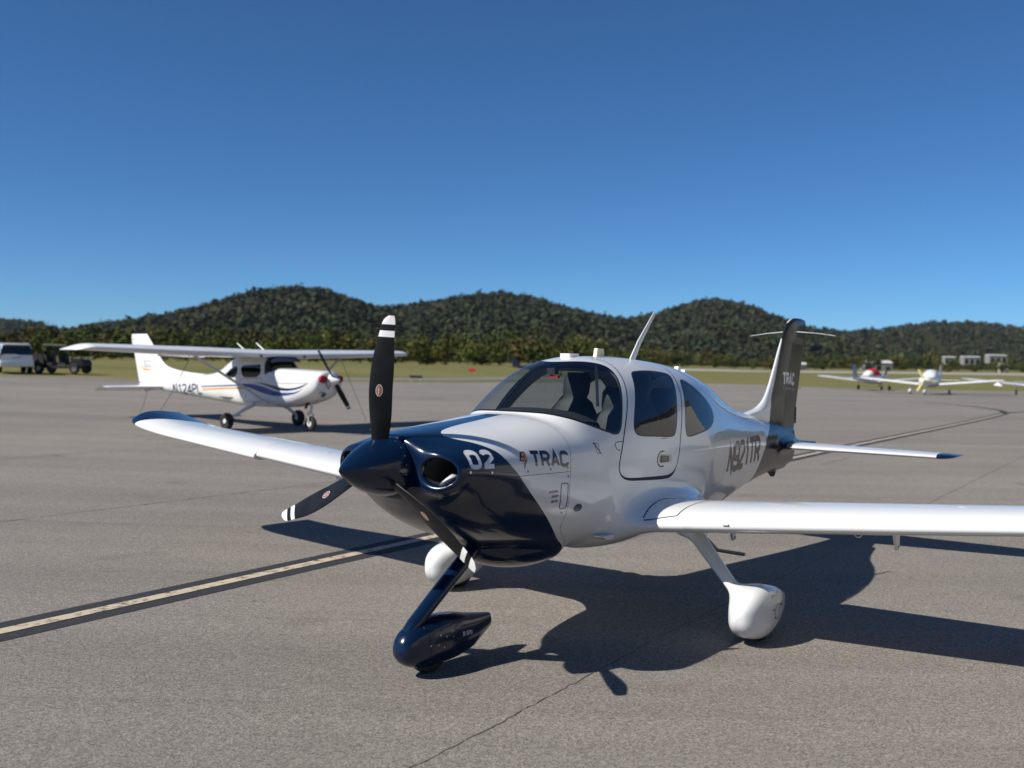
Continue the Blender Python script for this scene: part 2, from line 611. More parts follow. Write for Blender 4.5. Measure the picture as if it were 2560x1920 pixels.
def stroke_mesh(lines, th, seg=0.05):
    """flat ribbons of width th about 2-D centre lines; returns V2 (n,2), F"""
    V = []; F = []
    for L in lines:
        P = [np.array(L[0], float)]
        for p in L[1:]:
            p = np.array(p, float)
            d = np.linalg.norm(p - P[-1])
            if d < 1e-6: continue
            k = max(1, int(d / seg))
            a = P[-1]
            for i in range(1, k + 1):
                P.append(a + (p - a) * i / k)
        P = np.array(P)
        closed = np.linalg.norm(P[0] - P[-1]) < 1e-6 and len(P) > 3
        T = np.diff(P, axis=0); T /= np.linalg.norm(T, axis=1)[:, None]
        n = len(P)
        base = len(V)
        for i in range(n):
            if closed:
                a, b = T[(i - 1) % (n - 1)], T[i % (n - 1)]
            else:
                a, b = T[max(i - 1, 0)], T[min(i, n - 2)]
            na = np.array([-a[1], a[0]]); nb = np.array([-b[1], b[0]])
            m = na + nb
            m = m / max(np.linalg.norm(m), 1e-6)
            m = m / max(m @ na, 0.42)
            e = 0
            V.append(P[i] + m * th / 2); V.append(P[i] - m * th / 2)
        for i in range(n - 1):
            F.append((base + 2 * i, base + 2 * i + 1, base + 2 * i + 3, base + 2 * i + 2))
    return np.array(V), F

def text_glyphs(txt, h, th, wf=1.0, gap=0.17, slant=0.0):
    """like text_strokes, but one list of strokes per character"""
    out = []; x = 0.0; hh = h - th
    for ch in txt:
        if ch == ' ':
            x += 0.3 * h; continue
        out.append([[(x + px * wf * h + slant * (py * hh), th / 2 + py * hh) for px, py in L] for L in glyph(ch)])
        x += (0.5 if ch not in 'I1' else 0.42) * wf * h + gap * h
    return out, x - gap * h

def text_strokes(txt, h, th, wf=1.0, gap=0.17, slant=0.0):
    """centre lines of a word: cap height h (outer), stroke th, widths scaled by wf"""
    out = []; x = 0.0
    hh = h - th
    for ch in txt:
        if ch == ' ':
            x += 0.3 * h; continue
        adv = 0.5 * wf * h
        sc = 0.5
        for L in glyph(ch):
            out.append([(x + px * wf * h + slant * (py * hh), th / 2 + py * hh) for px, py in L])
        x += (0.5 if ch not in 'I1' else 0.42) * wf * h + gap * h
    return out, x - gap * h
# ------------------------------------------------------------------ ground: the apron climbs gently to the left
def gz(x, y):
    u = -0.8 * np.asarray(x, float) + 0.2 * (np.asarray(y, float) - 15) - 0.5
    return np.minimum(0.039 * np.log1p(np.exp(np.clip(u / 1.5, -30, 30))), 1.25)
def gzf(x, y):
    return float(gz(x, y))

def asphalt_mat(name, c_lo, c_hi, streak=1.0):
    m = mat(name, c_lo, rough=0.9, spec=0.35)
    nt = m.node_tree; L = nt.links; N = nt.nodes
    b = N['Principled BSDF']
    tc = N.new('ShaderNodeTexCoord')
    def noise(scale, detail=3, rough=0.55, vec=None):
        n = N.new('ShaderNodeTexNoise')
        n.inputs['Scale'].default_value = scale; n.inputs['Detail'].default_value = detail; n.inputs['Roughness'].default_value = rough
        L.new(vec or tc.outputs['Object'], n.inputs['Vector'])
        return n.outputs[0]
    def ramp(fac, p0, c0, p1, c1):
        r = N.new('ShaderNodeValToRGB')
        r.color_ramp.elements[0].position = p0; r.color_ramp.elements[1].position = p1
        r.color_ramp.elements[0].color = (*c0, 1); r.color_ramp.elements[1].color = (*c1, 1)
        L.new(fac, r.inputs[0]); return r.outputs[0]
    def mul(a, c, f=1.0):
        x = N.new('ShaderNodeMix'); x.data_type = 'RGBA'; x.blend_type = 'MULTIPLY'; x.inputs['Factor'].default_value = f
        L.new(a, x.inputs[6]); L.new(c, x.inputs[7]); return x.outputs[2]
    # stone grain: pale and dark aggregate
    v = N.new('ShaderNodeTexVoronoi'); v.inputs['Scale'].default_value = 130.0
    L.new(tc.outputs['Object'], v.inputs['Vector'])
    sep = N.new('ShaderNodeSeparateColor'); L.new(v.outputs['Color'], sep.inputs[0])
    base = ramp(sep.outputs[0], 0.0, tuple(c * 0.55 for c in c_lo), 1.0, tuple(c * 1.48 for c in c_hi))
    g2 = ramp(noise(30, 4, 0.75), 0.3, (0.80, 0.80, 0.80), 0.72, (1.20, 1.20, 1.19))
    big = ramp(noise(0.16, 5, 0.6), 0.32, (0.88, 0.87, 0.87), 0.68, (1.06, 1.05, 1.03))
    # long paving lanes and rubber streaks running with the marked line
    mp = N.new('ShaderNodeMapping'); mp.inputs['Rotation'].default_value = (0, 0, R(-18)); mp.inputs['Scale'].default_value = (0.035, 0.42, 1)
    L.new(tc.outputs['Object'], mp.inputs['Vector'])
    lane = ramp(noise(1.0, 4, 0.6, mp.outputs[0]), 0.30, (1 - 0.16 * streak,) * 3, 0.62, (1.05, 1.05, 1.05))
    mp2 = N.new('ShaderNodeMapping'); mp2.inputs['Rotation'].default_value = (0, 0, R(56)); mp2.inputs['Scale'].default_value = (0.05, 1.3, 1)
    L.new(tc.outputs['Object'], mp2.inputs['Vector'])
    lane2 = ramp(noise(1.0, 3, 0.5, mp2.outputs[0]), 0.25, (1 - 0.09 * streak,) * 3, 0.6, (1.03, 1.03, 1.03))
    sp = ramp(noise(0.9, 2, 0.5), 0.18, (0.72, 0.70, 0.69), 0.34, (1, 1, 1))
    dr = ramp(noise(5.5, 2, 0.4), 0.20, (0.45, 0.43, 0.42), 0.255, (1, 1, 1))
    mp3 = N.new('ShaderNodeMapping'); mp3.inputs['Rotation'].default_value = (0, 0, R(33)); mp3.inputs['Scale'].default_value = (0.12, 3.2, 1)
    L.new(tc.outputs['Object'], mp3.inputs['Vector'])
    scuff = ramp(noise(1.0, 4, 0.65, mp3.outputs[0]), 0.22, (0.80, 0.80, 0.80), 0.40, (1, 1, 1))
    col = base
    for q in (g2, big, lane, lane2, sp, dr, scuff):
        col = mul(col, q)
    L.new(col, b.inputs['Base Color'])
    bp = N.new('ShaderNodeBump'); bp.inputs['Strength'].default_value = 0.55; bp.inputs['Distance'].default_value = 0.004
    L.new(v.outputs['Distance'], bp.inputs['Height']); L.new(bp.outputs[0], b.inputs['Normal'])
    return m

M_ASPH = asphalt_mat('apron_asphalt', (0.205, 0.185, 0.162), (0.230, 0.209, 0.185))
M_ASPH2 = asphalt_mat('taxiway_asphalt', (0.17, 0.165, 0.155), (0.19, 0.185, 0.175), 0.5)
M_CONC = mat('runway_concrete', (0.36, 0.34, 0.29), rough=0.9)
add_noise_colour(M_CONC, 0.05, (0.30, 0.285, 0.24), (0.40, 0.38, 0.32))
M_GRASS = mat('dry_mown_grass', (0.12, 0.12, 0.035), rough=1.0, spec=0.1)
def grass_nodes(m):
    nt = m.node_tree; N = nt.nodes; L = nt.links; b = N['Principled BSDF']
    tc = N.new('ShaderNodeTexCoord')
    mp = N.new('ShaderNodeMapping'); mp.inputs['Scale'].default_value = (0.02, 0.16, 1)
    L.new(tc.outputs['Object'], mp.inputs['Vector'])
    n1 = N.new('ShaderNodeTexNoise'); n1.inputs['Scale'].default_value = 1.0; n1.inputs['Detail'].default_value = 6; L.new(mp.outputs[0], n1.inputs['Vector'])
    n2 = N.new('ShaderNodeTexNoise'); n2.inputs['Scale'].default_value = 1.6; n2.inputs['Detail'].default_value = 6; L.new(tc.outputs['Object'], n2.inputs['Vector'])
    a = N.new('ShaderNodeMath'); a.operation = 'ADD'; L.new(n1.outputs[0], a.inputs[0]); L.new(n2.outputs[0], a.inputs[1])
    r = N.new('ShaderNodeValToRGB')
    r.color_ramp.elements[0].position = 0.35; r.color_ramp.elements[0].color = (0.105, 0.112, 0.032, 1)
    r.color_ramp.elements[1].position = 0.65; r.color_ramp.elements[1].color = (0.215, 0.185, 0.075, 1)
    h = N.new('ShaderNodeMath'); h.operation = 'MULTIPLY'; h.inputs[1].default_value = 0.5; L.new(a.outputs[0], h.inputs[0])
    L.new(h.outputs[0], r.inputs[0]); L.new(r.outputs[0], b.inputs['Base Color'])
grass_nodes(M_GRASS)

def axis_pts(lo, hi, fine_lo, fine_hi, step, grow=1.35):
    a = list(np.arange(fine_lo, fine_hi + 1e-6, step))
    s = step
    while a[-1] < hi:
        s *= grow; a.append(min(a[-1] + s, hi))
    s = step
    while a[0] > lo:
        s *= grow; a.insert(0, max(a[0] - s, lo))
    return np.array(a)

def sheet(name, xs, ys, dz, material, clip=None, holes=None):
    X, Y = np.meshgrid(xs, ys, indexing='ij')
    V = np.stack([X.ravel(), Y.ravel(), gz(X.ravel(), Y.ravel()) + dz], 1)
    ny = len(ys)
    i, j = np.meshgrid(np.arange(len(xs) - 1), np.arange(ny - 1), indexing='ij')
    i, j = i.ravel(), j.ravel()
    F = np.stack([i * ny + j, (i + 1) * ny + j, (i + 1) * ny + j + 1, i * ny + j + 1], 1)
    pm = PM(V, np.tile([0, 0, 1.0], (len(V), 1)), F)
    if clip is not None:
        pm, _ = pm.split(clip)
    # true slope normals
    e = 0.5
    nx = -(gz(pm.V[:, 0] + e, pm.V[:, 1]) - gz(pm.V[:, 0] - e, pm.V[:, 1])) / (2 * e)
    nyy = -(gz(pm.V[:, 0], pm.V[:, 1] + e) - gz(pm.V[:, 0], pm.V[:, 1] - e)) / (2 * e)
    n = np.stack([nx, nyy, np.ones(len(nx))], 1); pm.N = n / np.linalg.norm(n, axis=1)[:, None]
    o = pm.obj(name, material, None, mirror=False)
    tag(o, kind='structure')
    return o

def plain_sd(poly):
    """exact-sign polygon test for big polygons"""
    P = np.array(poly, float)
    return lambda V: _sd(P, V[:, :2])
def _sd(poly, q):
    P = np.array(poly); bb = np.full(len(q), 1e18); inn = np.zeros(len(q), bool)
    for i in range(len(P)):
        a = P[i]; b = P[(i + 1) % len(P)]; ab = b - a
        t = np.clip(((q - a) @ ab) / max(ab @ ab, 1e-12), 0, 1)
        dd = q - a - t[:, None] * ab
        bb = np.minimum(bb, (dd * dd).sum(1))
        c = (a[1] > q[:, 1]) != (b[1] > q[:, 1])
        den = b[1] - a[1] if b[1] != a[1] else 1e-12
        inn ^= c & (q[:, 0] < (b[0] - a[0]) * (q[:, 1] - a[1]) / den + a[0])
    return np.where(inn, -1, 1) * np.sqrt(bb)

sheet('grass_field', axis_pts(-6000, 6000, -70, 130, 2.5), axis_pts(-1500, 9000, -40, 150, 2.5), -0.03, M_GRASS)
APRON = [(-140, 44), (-60, 55), (-34, 58), (-29.2, 59.2), (-27.5, 60.5), (-25.2, 61), (-22.5, 59.8), (-18, 64), (-9.8, 71.5), (-3.8, 78.8), (0.7, 86), (10, 98), (19.2, 108.7), (24, 110.5), (26.8, 109), (29.9, 101.4), (34.4, 96.9),
         (39.9, 95.5), (46, 95.5), (140, 95.5), (140, -60), (-140, -60)]
apron = sheet('apron', axis_pts(-145, 145, -40, 55, 1.5), axis_pts(-62, 115, -4, 112, 1.5), 0.0, M_ASPH, lambda V: plain_sd(APRON)(V) + 0.30 * np.sin(V[:, 0] * 1.3 + 0.7 * np.sin(V[:, 1] * 0.6)) + 0.25 * np.sin(V[:, 0] * 0.53 + V[:, 1] * 0.8 + 1.0))
sheet('taxiway', np.linspace(-20, 30, 34), np.linspace(70, 160, 46), -0.012, M_ASPH2, plain_sd([(-14, 73), (-10.6, 77.5), (-4.1, 86), (0.7, 96.7), (9, 112), (22, 140), (25, 152), (18, 152), (0.8, 112), (-4.5, 96), (-11.4, 84.5), (-16, 79)]))
sheet('runway', np.linspace(-20, 700, 60), np.linspace(230, 620, 40), -0.012, M_CONC, plain_sd([(25, 246), (60, 300), (110, 338), (240, 362), (690, 410), (690, 560), (260, 500), (120, 440), (45, 335), (10, 262)]))

# ---- painted line, sealed joints, tie-down marks (parts of the apron)
M_YEL = mat('worn_yellow_paint', (0.42, 0.31, 0.13), rough=0.85)
def worn(m, col, under, scale=14, lo=0.38, hi=0.5):
    nt = m.node_tree; N = nt.nodes; L = nt.links; b = N['Principled BSDF']
    tc = N.new('ShaderNodeTexCoord')
    n = N.new('ShaderNodeTexNoise'); n.inputs['Scale'].default_value = scale; n.inputs['Detail'].default_value = 8; n.inputs['Roughness'].default_value = 0.7
    L.new(tc.outputs['Object'], n.inputs['Vector'])
    r = N.new('ShaderNodeValToRGB'); r.color_ramp.elements[0].position = lo; r.color_ramp.elements[1].position = hi
    r.color_ramp.elements[0].color = (*under, 1); r.color_ramp.elements[1].color = (*col, 1)
    L.new(n.outputs[0], r.inputs[0]); L.new(r.outputs[0], b.inputs['Base Color'])
    return m
worn(M_YEL, (0.50, 0.42, 0.30), (0.10, 0.085, 0.065), 11, 0.36, 0.50)
M_YELF = worn(mat('faded_yellow_paint', (0.3, 0.25, 0.15), rough=0.9), (0.36, 0.29, 0.17), (0.20, 0.18, 0.155), 6, 0.35, 0.6)
M_BLKL = worn(mat('black_line_border', (0.03, 0.03, 0.03), rough=0.8), (0.022, 0.022, 0.024), (0.075, 0.07, 0.065), 30, 0.30, 0.45)
M_TAR = mat('tar_joint', (0.075, 0.068, 0.06), rough=0.8)

def ribbon(name, pts, w, dz, material, parent, off=0.0, jitter=0.0, step=0.4, wj=0.0):
    P = [np.array(pts[0], float)]
    for q in pts[1:]:
        q = np.array(q, float); d = np.linalg.norm(q - P[-1]); k = max(1, int(d / step)); a = P[-1]
        P += [a + (q - a) * i / k for i in range(1, k + 1)]
    P = np.array(P)
    T = np.gradient(P, axis=0); T /= np.linalg.norm(T, axis=1)[:, None]
    Nn = np.stack([-T[:, 1], T[:, 0]], 1)
    if jitter:
        j = np.cumsum(rng.normal(0, 1, len(P))); j -= np.linspace(j[0], j[-1], len(P)); j = j / max(np.abs(j).max(), 1e-6)
        P = P + Nn * (j * jitter + rng.normal(0, jitter * 0.25, len(P)))[:, None]
    ww = w * (1 + (rng.uniform(-wj, wj, len(P)) if wj else 0))
    A = P + Nn * (off + ww / 2)[:, None] if hasattr(ww, '__len__') else P + Nn * (off + ww / 2)
    B = P + Nn * (off - ww / 2)[:, None] if hasattr(ww, '__len__') else P + Nn * (off - ww / 2)
    V = np.vstack([np.column_stack([A, gz(A[:, 0], A[:, 1]) + dz]), np.column_stack([B, gz(B[:, 0], B[:, 1]) + dz])])
    n = len(P)
    return mesh_obj(name, V, [(i, i + n, i + n + 1, i + 1) for i in range(n - 1)], material, parent, smooth=False)

LINE = [(-7.9, 0.8), (-3.71, 7.47), (-1.06, 11.66), (2.6, 17.3), (6.27, 22.99), (8.67, 26.56), (13.14, 33.12), (19.36, 42.29), (22.9, 47.9)]
LINE = chaikin(LINE, 2, False)
ribbon('line_border', LINE, 0.47, 0.004, M_BLKL, apron)
ribbon('painted_line', LINE, 0.135, 0.008, M_YEL, apron)
BR = chaikin([(22.4, 47.2), (23.4, 48.9), (24.4, 51.4), (25.0, 55), (25.1, 58), (24.5, 61)], 3, False)
ribbon('line_border', BR, 0.30, 0.004, M_BLKL, apron)
ribbon('line_border', chaikin([(22.6, 47.5), (23.6, 48.9), (25.2, 50.0), (30, 52), (44, 57)], 2, False), 0.26, 0.012, M_BLKL, apron)
JOINT = [(-2.6, 1.9), (0.0, 5.91), (0.49, 6.7), (1.35, 8.07), (4.14, 12.27), (6.23, 15.48), (12.23, 24.54), (30, 51.5)]
ribbon('joint_crack', JOINT, 0.0065, 0.003, M_TAR, apron, jitter=0.02, step=0.06, wj=0.6)
ribbon('joint_crack', [(-12, 3.0), (-6.0, 12.09), (-5.1, 13.45), (-4.15, 14.92), (8, 33.5)], 0.013, 0.003, M_TAR, apron, jitter=0.03, step=0.12, wj=0.5)
ribbon('joint_crack', [(-17, 6), (-11, 15.4), (-7, 21.6), (1, 34)], 0.016, 0.003, M_TAR, apron, jitter=0.03, step=0.2, wj=0.5)
for a, b in (((-13.3, 34.99), (-12.16, 37.32)), ((-12.16, 37.32), (-10.1, 41.33)), ((-9.65, 30.13), (-6.6, 28.8)), ((-8.6, 31.6), (-3.4, 29.2)), ((-3.3, 31.6), (-1.5, 30.6))):
    ribbon('tie_down_mark', [a, b], 0.10, 0.004, M_YELF, apron)
for k in range(26):
    x0 = rng.uniform(-28, 30); y0 = rng.uniform(14, 70)
    if abs(x0) > 0.5 * y0: continue
    d = rng.uniform(0.3, 1.2); th = rng.uniform(0.9, 1.1)
    ribbon('joint_crack', [(x0, y0), (x0 + d * 2 * math.cos(th), y0 + d * 2 * math.sin(th))], 0.02, 0.003, M_TAR, apron, jitter=0.05, step=0.15, wj=0.5)
# ------------------------------------------------------------------ wooded hills and the tree belt beyond the field
def noise2(x, y, seed, scale, octaves=4):
    r_ = np.random.default_rng(seed); out = np.zeros_like(x); amp = 1.0
    for o in range(octaves):
        for _ in range(3):
            a = r_.uniform(0, 2 * math.pi); ph = r_.uniform(0, 6.28); f = scale * 2 ** o * r_.uniform(0.7, 1.3)
            out += amp / 3 * np.sin((x * math.cos(a) + y * math.sin(a)) * f + ph)
        amp *= 0.5
    return out

CH, CF, CP, CR = 2.0685, 2577.6, R(1.2416), R(-0.8434)
def px_dir(u, v):
    """direction (azimuth tan, elevation tan) of a photograph bearing; used once to lay out the skyline"""
    x = (u - 1280) / CF; y = (960 - v) / CF
    x, y = x * math.cos(CR) + y * math.sin(CR), -x * math.sin(CR) + y * math.cos(CR)
    Y = math.cos(CP) + y * math.sin(CP); Z = -math.sin(CP) + y * math.cos(CP)
    return x / Y, Z / Y
# skyline bearings (tan of azimuth) and heights of the three hills and the far ridge
def ridge(pts, dist):
    a = [px_dir(u * 1.15732, v * 1.15732) for u, v in pts]
    return pchip([p[0] for p in a], [p[1] * dist + CH for p in a])
M_SOIL = mat('forest_floor', (0.035, 0.035, 0.018), rough=1.0, spec=0.0)
HILLS = [
    # name, distance of crest, base distance, skyline points
    ('hills', 2600, 1500, [(-400, 690), (0, 693), (60, 695), (150, 712), (210, 712), (330, 735), (700, 760), (1100, 760), (1500, 735), (1650, 722), (1760, 712), (1830, 716), (1900, 710), (1960, 703), (2060, 697), (2130, 700), (2212, 710), (2500, 705)]),
    ('hills', 2000, 1000, [(1100, 770), (1200, 735), (1300, 700), (1370, 692), (1420, 684), (1480, 664), (1540, 656), (1600, 661), (1660, 681), (1720, 700), (1780, 722), (1850, 748), (1950, 775)]),
    ('hills', 1700, 800, [(500, 775), (640, 720), (760, 678), (860, 664), (930, 654), (1000, 644), (1080, 638), (1150, 646), (1200, 661), (1260, 678), (1320, 690), (1400, 712), (1500, 742), (1600, 772)]),
    ('hills', 1450, 650, [(-300, 775), (0, 745), (100, 728), (200, 708), (300, 694), (430, 668), (500, 648), (560, 636), (640, 629), (700, 637), (760, 654), (800, 668), (880, 700), (960, 735), (1080, 772)]),
]
def foliage_mat(name):
    m = mat(name, (0.05, 0.07, 0.02), rough=0.95, spec=0.05)
    nt = m.node_tree; N = nt.nodes; L = nt.links
    at = N.new('ShaderNodeVertexColor'); at.layer_name = 'tint'
    tc = N.new('ShaderNodeTexCoord')
    n = N.new('ShaderNodeTexNoise'); n.inputs['Scale'].default_value = 0.9; n.inputs['Detail'].default_value = 3
    L.new(tc.outputs['Object'], n.inputs['Vector'])
    r = N.new('ShaderNodeValToRGB'); r.color_ramp.elements[0].position = 0.3; r.color_ramp.elements[1].position = 0.7
    r.color_ramp.elements[0].color = (0.6, 0.6, 0.6, 1); r.color_ramp.elements[1].color = (1.3, 1.3, 1.25, 1)
    L.new(n.outputs[0], r.inputs[0])
    mx = N.new('ShaderNodeMix'); mx.data_type = 'RGBA'; mx.blend_type = 'MULTIPLY'; mx.inputs['Factor'].default_value = 1
    L.new(at.outputs[0], mx.inputs[6]); L.new(r.outputs[0], mx.inputs[7])
    L.new(mx.outputs[2], N['Principled BSDF'].inputs['Base Color'])
    return m
M_FOL = foliage_mat('mixed_foliage')

def tint_mesh(name, V, F, tint, material, kind=None, parent=None):
    me = bpy.data.meshes.new(name)
    V = np.ascontiguousarray(V, dtype=np.float32); F = np.ascontiguousarray(F, dtype=np.int32)
    me.vertices.add(len(V)); me.vertices.foreach_set('co', V.ravel())
    me.loops.add(F.size); me.loops.foreach_set('vertex_index', F.ravel())
    me.polygons.add(len(F)); k = F.shape[1]
    me.polygons.foreach_set('loop_start', np.arange(0, F.size, k, dtype=np.int32))
    me.polygons.foreach_set('loop_total', np.full(len(F), k, dtype=np.int32))
    me.update(calc_edges=True)
    ca = me.color_attributes.new('tint', 'FLOAT_COLOR', 'POINT')
    ca.data.foreach_set('color', np.column_stack([tint, np.ones(len(V))]).astype(np.float32).ravel())
    me.materials.append(material)
    o = bpy.data.objects.new(name, me); COL.objects.link(o)
    if parent is not None: o.parent = parent
    if kind: o['kind'] = kind
    return o

def crown_leaves(C, S, tint, k):
    """far crowns: k leaf masses each, spread through an uneven dome; returns V,F(quads),T"""
    n = len(C)
    d = rng.normal(0, 1, (n, k, 3)); d[:, :, 2] = np.abs(d[:, :, 2]) * 1.1 - 0.25
    d /= np.linalg.norm(d, axis=2)[:, :, None]
    lob = 1 + 0.35 * np.sin(d[:, :, :1] * 3 + rng.uniform(0, 6, (n, 1, 1))) * np.sin(d[:, :, 1:2] * 3 + rng.uniform(0, 6, (n, 1, 1)))
    c = C[:, None, :] + d * (S[:, None, None] * lob * rng.uniform(0.55, 1.0, (n, k, 1))) * np.array([1, 1, rng.uniform(0.9, 1.2)])
    nn = d + rng.normal(0, 0.35, (n, k, 3)); nn /= np.linalg.norm(nn, axis=2)[:, :, None]
    u = np.cross(nn, rng.normal(0, 1, (n, k, 3))); u /= np.linalg.norm(u, axis=2)[:, :, None]
    w = np.cross(nn, u)
    sz = S[:, None, None] * rng.uniform(0.22, 0.46, (n, k, 1))
    V = np.stack([c - u * sz - w * sz * 0.7, c + u * sz - w * sz * 0.5, c + u * sz * 0.7 + w * sz, c - u * sz * 0.8 + w * sz * 0.8], 2)
    T = np.repeat((tint[:, None, :] * rng.uniform(0.82, 1.18, (n, k, 1)))[:, :, None, :], 4, 2)
    return V.reshape(-1, 3), np.arange(n * k * 4).reshape(-1, 4), T.reshape(-1, 3)

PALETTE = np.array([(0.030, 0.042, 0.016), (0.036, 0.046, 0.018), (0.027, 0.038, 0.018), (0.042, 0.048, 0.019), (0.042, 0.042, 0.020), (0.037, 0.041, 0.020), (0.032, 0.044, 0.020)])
allV = []; allF = []; allT = []; base = 0
for hi_, (nm, dist, b0, pts) in enumerate(HILLS):
    rf = ridge(pts, dist)
    a0, a1 = px_dir(pts[0][0] * 1.157, 800)[0], px_dir(pts[-1][0] * 1.157, 800)[0]
    na, nr = 120, 26
    A = np.linspace(a0, a1, na); T = np.concatenate([np.linspace(0, 1, nr), [1.12, 1.3]])
    AA, TT = np.meshgrid(A, T, indexing='ij')
    def hz(a, t, x, y):
        prof = np.where(t <= 1, np.sin(np.clip(t, 0, 1) * math.pi / 2) ** 1.25, 1 - 0.5 * (t - 1))
        z = 1.0 + np.maximum(rf(a) - 9.0, 2.0) * prof
        z += noise2(x, y, 40 + hi_, 0.006, 4) * 12 * np.sin(np.clip(t, 0, 1) * math.pi) 
        return z
    Yd = b0 + (dist - b0) * TT; Xd = AA * Yd
    Z = hz(AA, TT, Xd, Yd)
    n2 = len(T)
    V = np.stack([Xd.ravel(), Yd.ravel(), Z.ravel()], 1)
    i, j = np.meshgrid(np.arange(na - 1), np.arange(n2 - 1), indexing='ij'); i = i.ravel(); j = j.ravel()
    F = np.stack([i * n2 + j, (i + 1) * n2 + j, (i + 1) * n2 + j + 1, i * n2 + j + 1], 1)
    o = mesh_obj(nm, V, F, M_SOIL); tag(o, kind='structure')
    # trees: even in area, denser towards the crest where the slope faces us
    area = abs(a1 - a0) * dist * (dist - b0)
    n = int((9000, 7000, 9000, 12500)[hi_])
    a = rng.uniform(a0, a1, n); t = rng.uniform(0.03, 1.04, n) ** 0.85
    y = b0 + (dist - b0) * t; x = a * y
    z = hz(a, t, x, y)
    vis = np.abs(a) < 0.60
    a, t, x, y, z = a[vis], t[vis], x[vis], y[vis], z[vis]
    s = (2.6 + 5.4 * rng.beta(1.4, 3.0, len(x))) * (dist / 1700) ** 0.5
    patch = noise2(x, y, 9, 0.012, 3)
    ci = np.clip((rng.normal(0, 1.4, len(x)) + patch * 2.2 + 3).astype(int), 0, len(PALETTE) - 1)
    shade = rng.uniform(0.8, 1.25, len(x)) * (1 + 0.25 * noise2(x, y, 77 + hi_, 0.05, 3))
    C = np.stack([x, y, z + s * rng.uniform(0.1, 0.9, len(x))], 1)
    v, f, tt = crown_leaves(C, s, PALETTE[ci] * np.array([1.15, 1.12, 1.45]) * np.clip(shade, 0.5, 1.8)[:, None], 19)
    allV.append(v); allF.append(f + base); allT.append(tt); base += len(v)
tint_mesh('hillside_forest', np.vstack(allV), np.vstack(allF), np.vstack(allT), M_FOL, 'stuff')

# tree belt along the far side of the field: clumps of leaf-sized faces
def leaf_tree(x, y, z0, h, w, col, nleaf, size, seed):
    r_ = np.random.default_rng(seed)
    # a few lobes make the outline uneven
    nl = 6
    lob = np.stack([r_.normal(0, 0.30 * w, nl), r_.normal(0, 0.30 * w, nl), h * r_.uniform(0.30, 0.82, nl)], 1)
    rad = w * r_.uniform(0.24, 0.42, nl)
    k = r_.integers(0, nl, nleaf)
    d = r_.normal(0, 1, (nleaf, 3)); d /= np.linalg.norm(d, axis=1)[:, None]
    rr = rad[k] * r_.uniform(0.55, 1.05, nleaf)
    c = lob[k] + d * rr[:, None] * np.array([1, 1, 0.95])
    c[:, 2] = np.clip(c[:, 2], 0.03 * h, None)
    n = d + r_.normal(0, 0.55, (nleaf, 3)); n /= np.linalg.norm(n, axis=1)[:, None]
    u = np.cross(n, r_.normal(0, 1, (nleaf, 3))); u /= np.linalg.norm(u, axis=1)[:, None]
    v = np.cross(n, u)
    s = size * r_.uniform(0.6, 1.3, nleaf)[:, None]
    V = np.stack([c - u * s - v * s * 0.6, c + u * s - v * s * 0.6, c + u * s * 0.7 + v * s, c - u * s * 0.7 + v * s], 1) + np.array([x, y, z0])
    T = np.repeat((col[None] * r_.uniform(0.72, 1.22, (nleaf, 1)))[:, None], 4, 1)
    F = np.arange(nleaf * 4).reshape(-1, 4)
    return V.reshape(-1, 3), F, T.reshape(-1, 3)
BELT = np.array([(0.075, 0.082, 0.022), (0.060, 0.075, 0.020), (0.095, 0.088, 0.026), (0.050, 0.066, 0.018), (0.085, 0.070, 0.024), (0.045, 0.060, 0.018)])
bV = []; bF = []; bT = []; base = 0
rb = np.random.default_rng(21)
for row, (d0, d1, hh, n) in enumerate(((205, 235, 5.2, 75), (245, 290, 6.4, 85), (310, 380, 8.6, 85), (430, 520, 12.5, 85), (560, 640, 15.0, 70))):
    for k in range(n):
        t = (k + rb.uniform(-0.4, 0.4)) / n
        a = -0.66 + 1.32 * t
        # the belt lies farther off on the right, beyond the runway
        far = 1.0 + 1.55 * float(sstep(np.array([a]), 0.05, 0.30)[0])
        y = rb.uniform(d0, d1) * far; x = a * y
        h = hh * rb.uniform(0.55, 1.25) * (1.0 + 0.25 * (far - 1)) * (1.0 if a < 0.08 else 0.8 + 0.35 * float(sstep(np.array([a]), 0.25, 0.40)[0]))
        w = h * rb.uniform(0.75, 1.15)
        col = BELT[rb.integers(0, len(BELT))] * rb.uniform(0.8, 1.15)
        v, f, tt = leaf_tree(x, y, gzf(x, y) - 0.2, h, w, col, 330, 0.036 * h + 0.09, 1000 * row + k)
        bV.append(v); bF.append(f + base); bT.append(tt); base += len(v)
tint_mesh('tree_belt', np.vstack(bV), np.vstack(bF), np.vstack(bT), M_FOL, 'stuff')

# wooded ridges round the rest of the horizon (mirrored in the paint, seen when the camera moves)
rb2 = np.random.default_rng(5)
ang = np.linspace(R(31), R(330), 160)        # clockwise from the viewing direction
ringV = []
for t, zz in ((0.0, 0.5), (0.5, 40.0), (1.0, 1.0), (1.25, 0.8)):
    rr = 1100 + 700 * t
    hgt = zz if zz <= 1 else zz
    ringV.append(np.array([(rr * math.sin(a), rr * math.cos(a) - 50, 0.5 + (70 + 30 * math.sin(3 * a) + 18 * math.sin(7 * a + 1)) * (0, 0.72, 1.0, 0.9)[int(t * 2) if t <= 1 else 3]) for a in ang]))
V, F = loft(ringV, closed=False)
tag(mesh_obj('hills', V, F, M_SOIL), kind='structure')
n = 5200
a = rb2.uniform(R(31), R(330), n); t = rb2.uniform(0.0, 1.02, n)
rr = 1100 + 700 * t; x = rr * np.sin(a); y = rr * np.cos(a) - 50
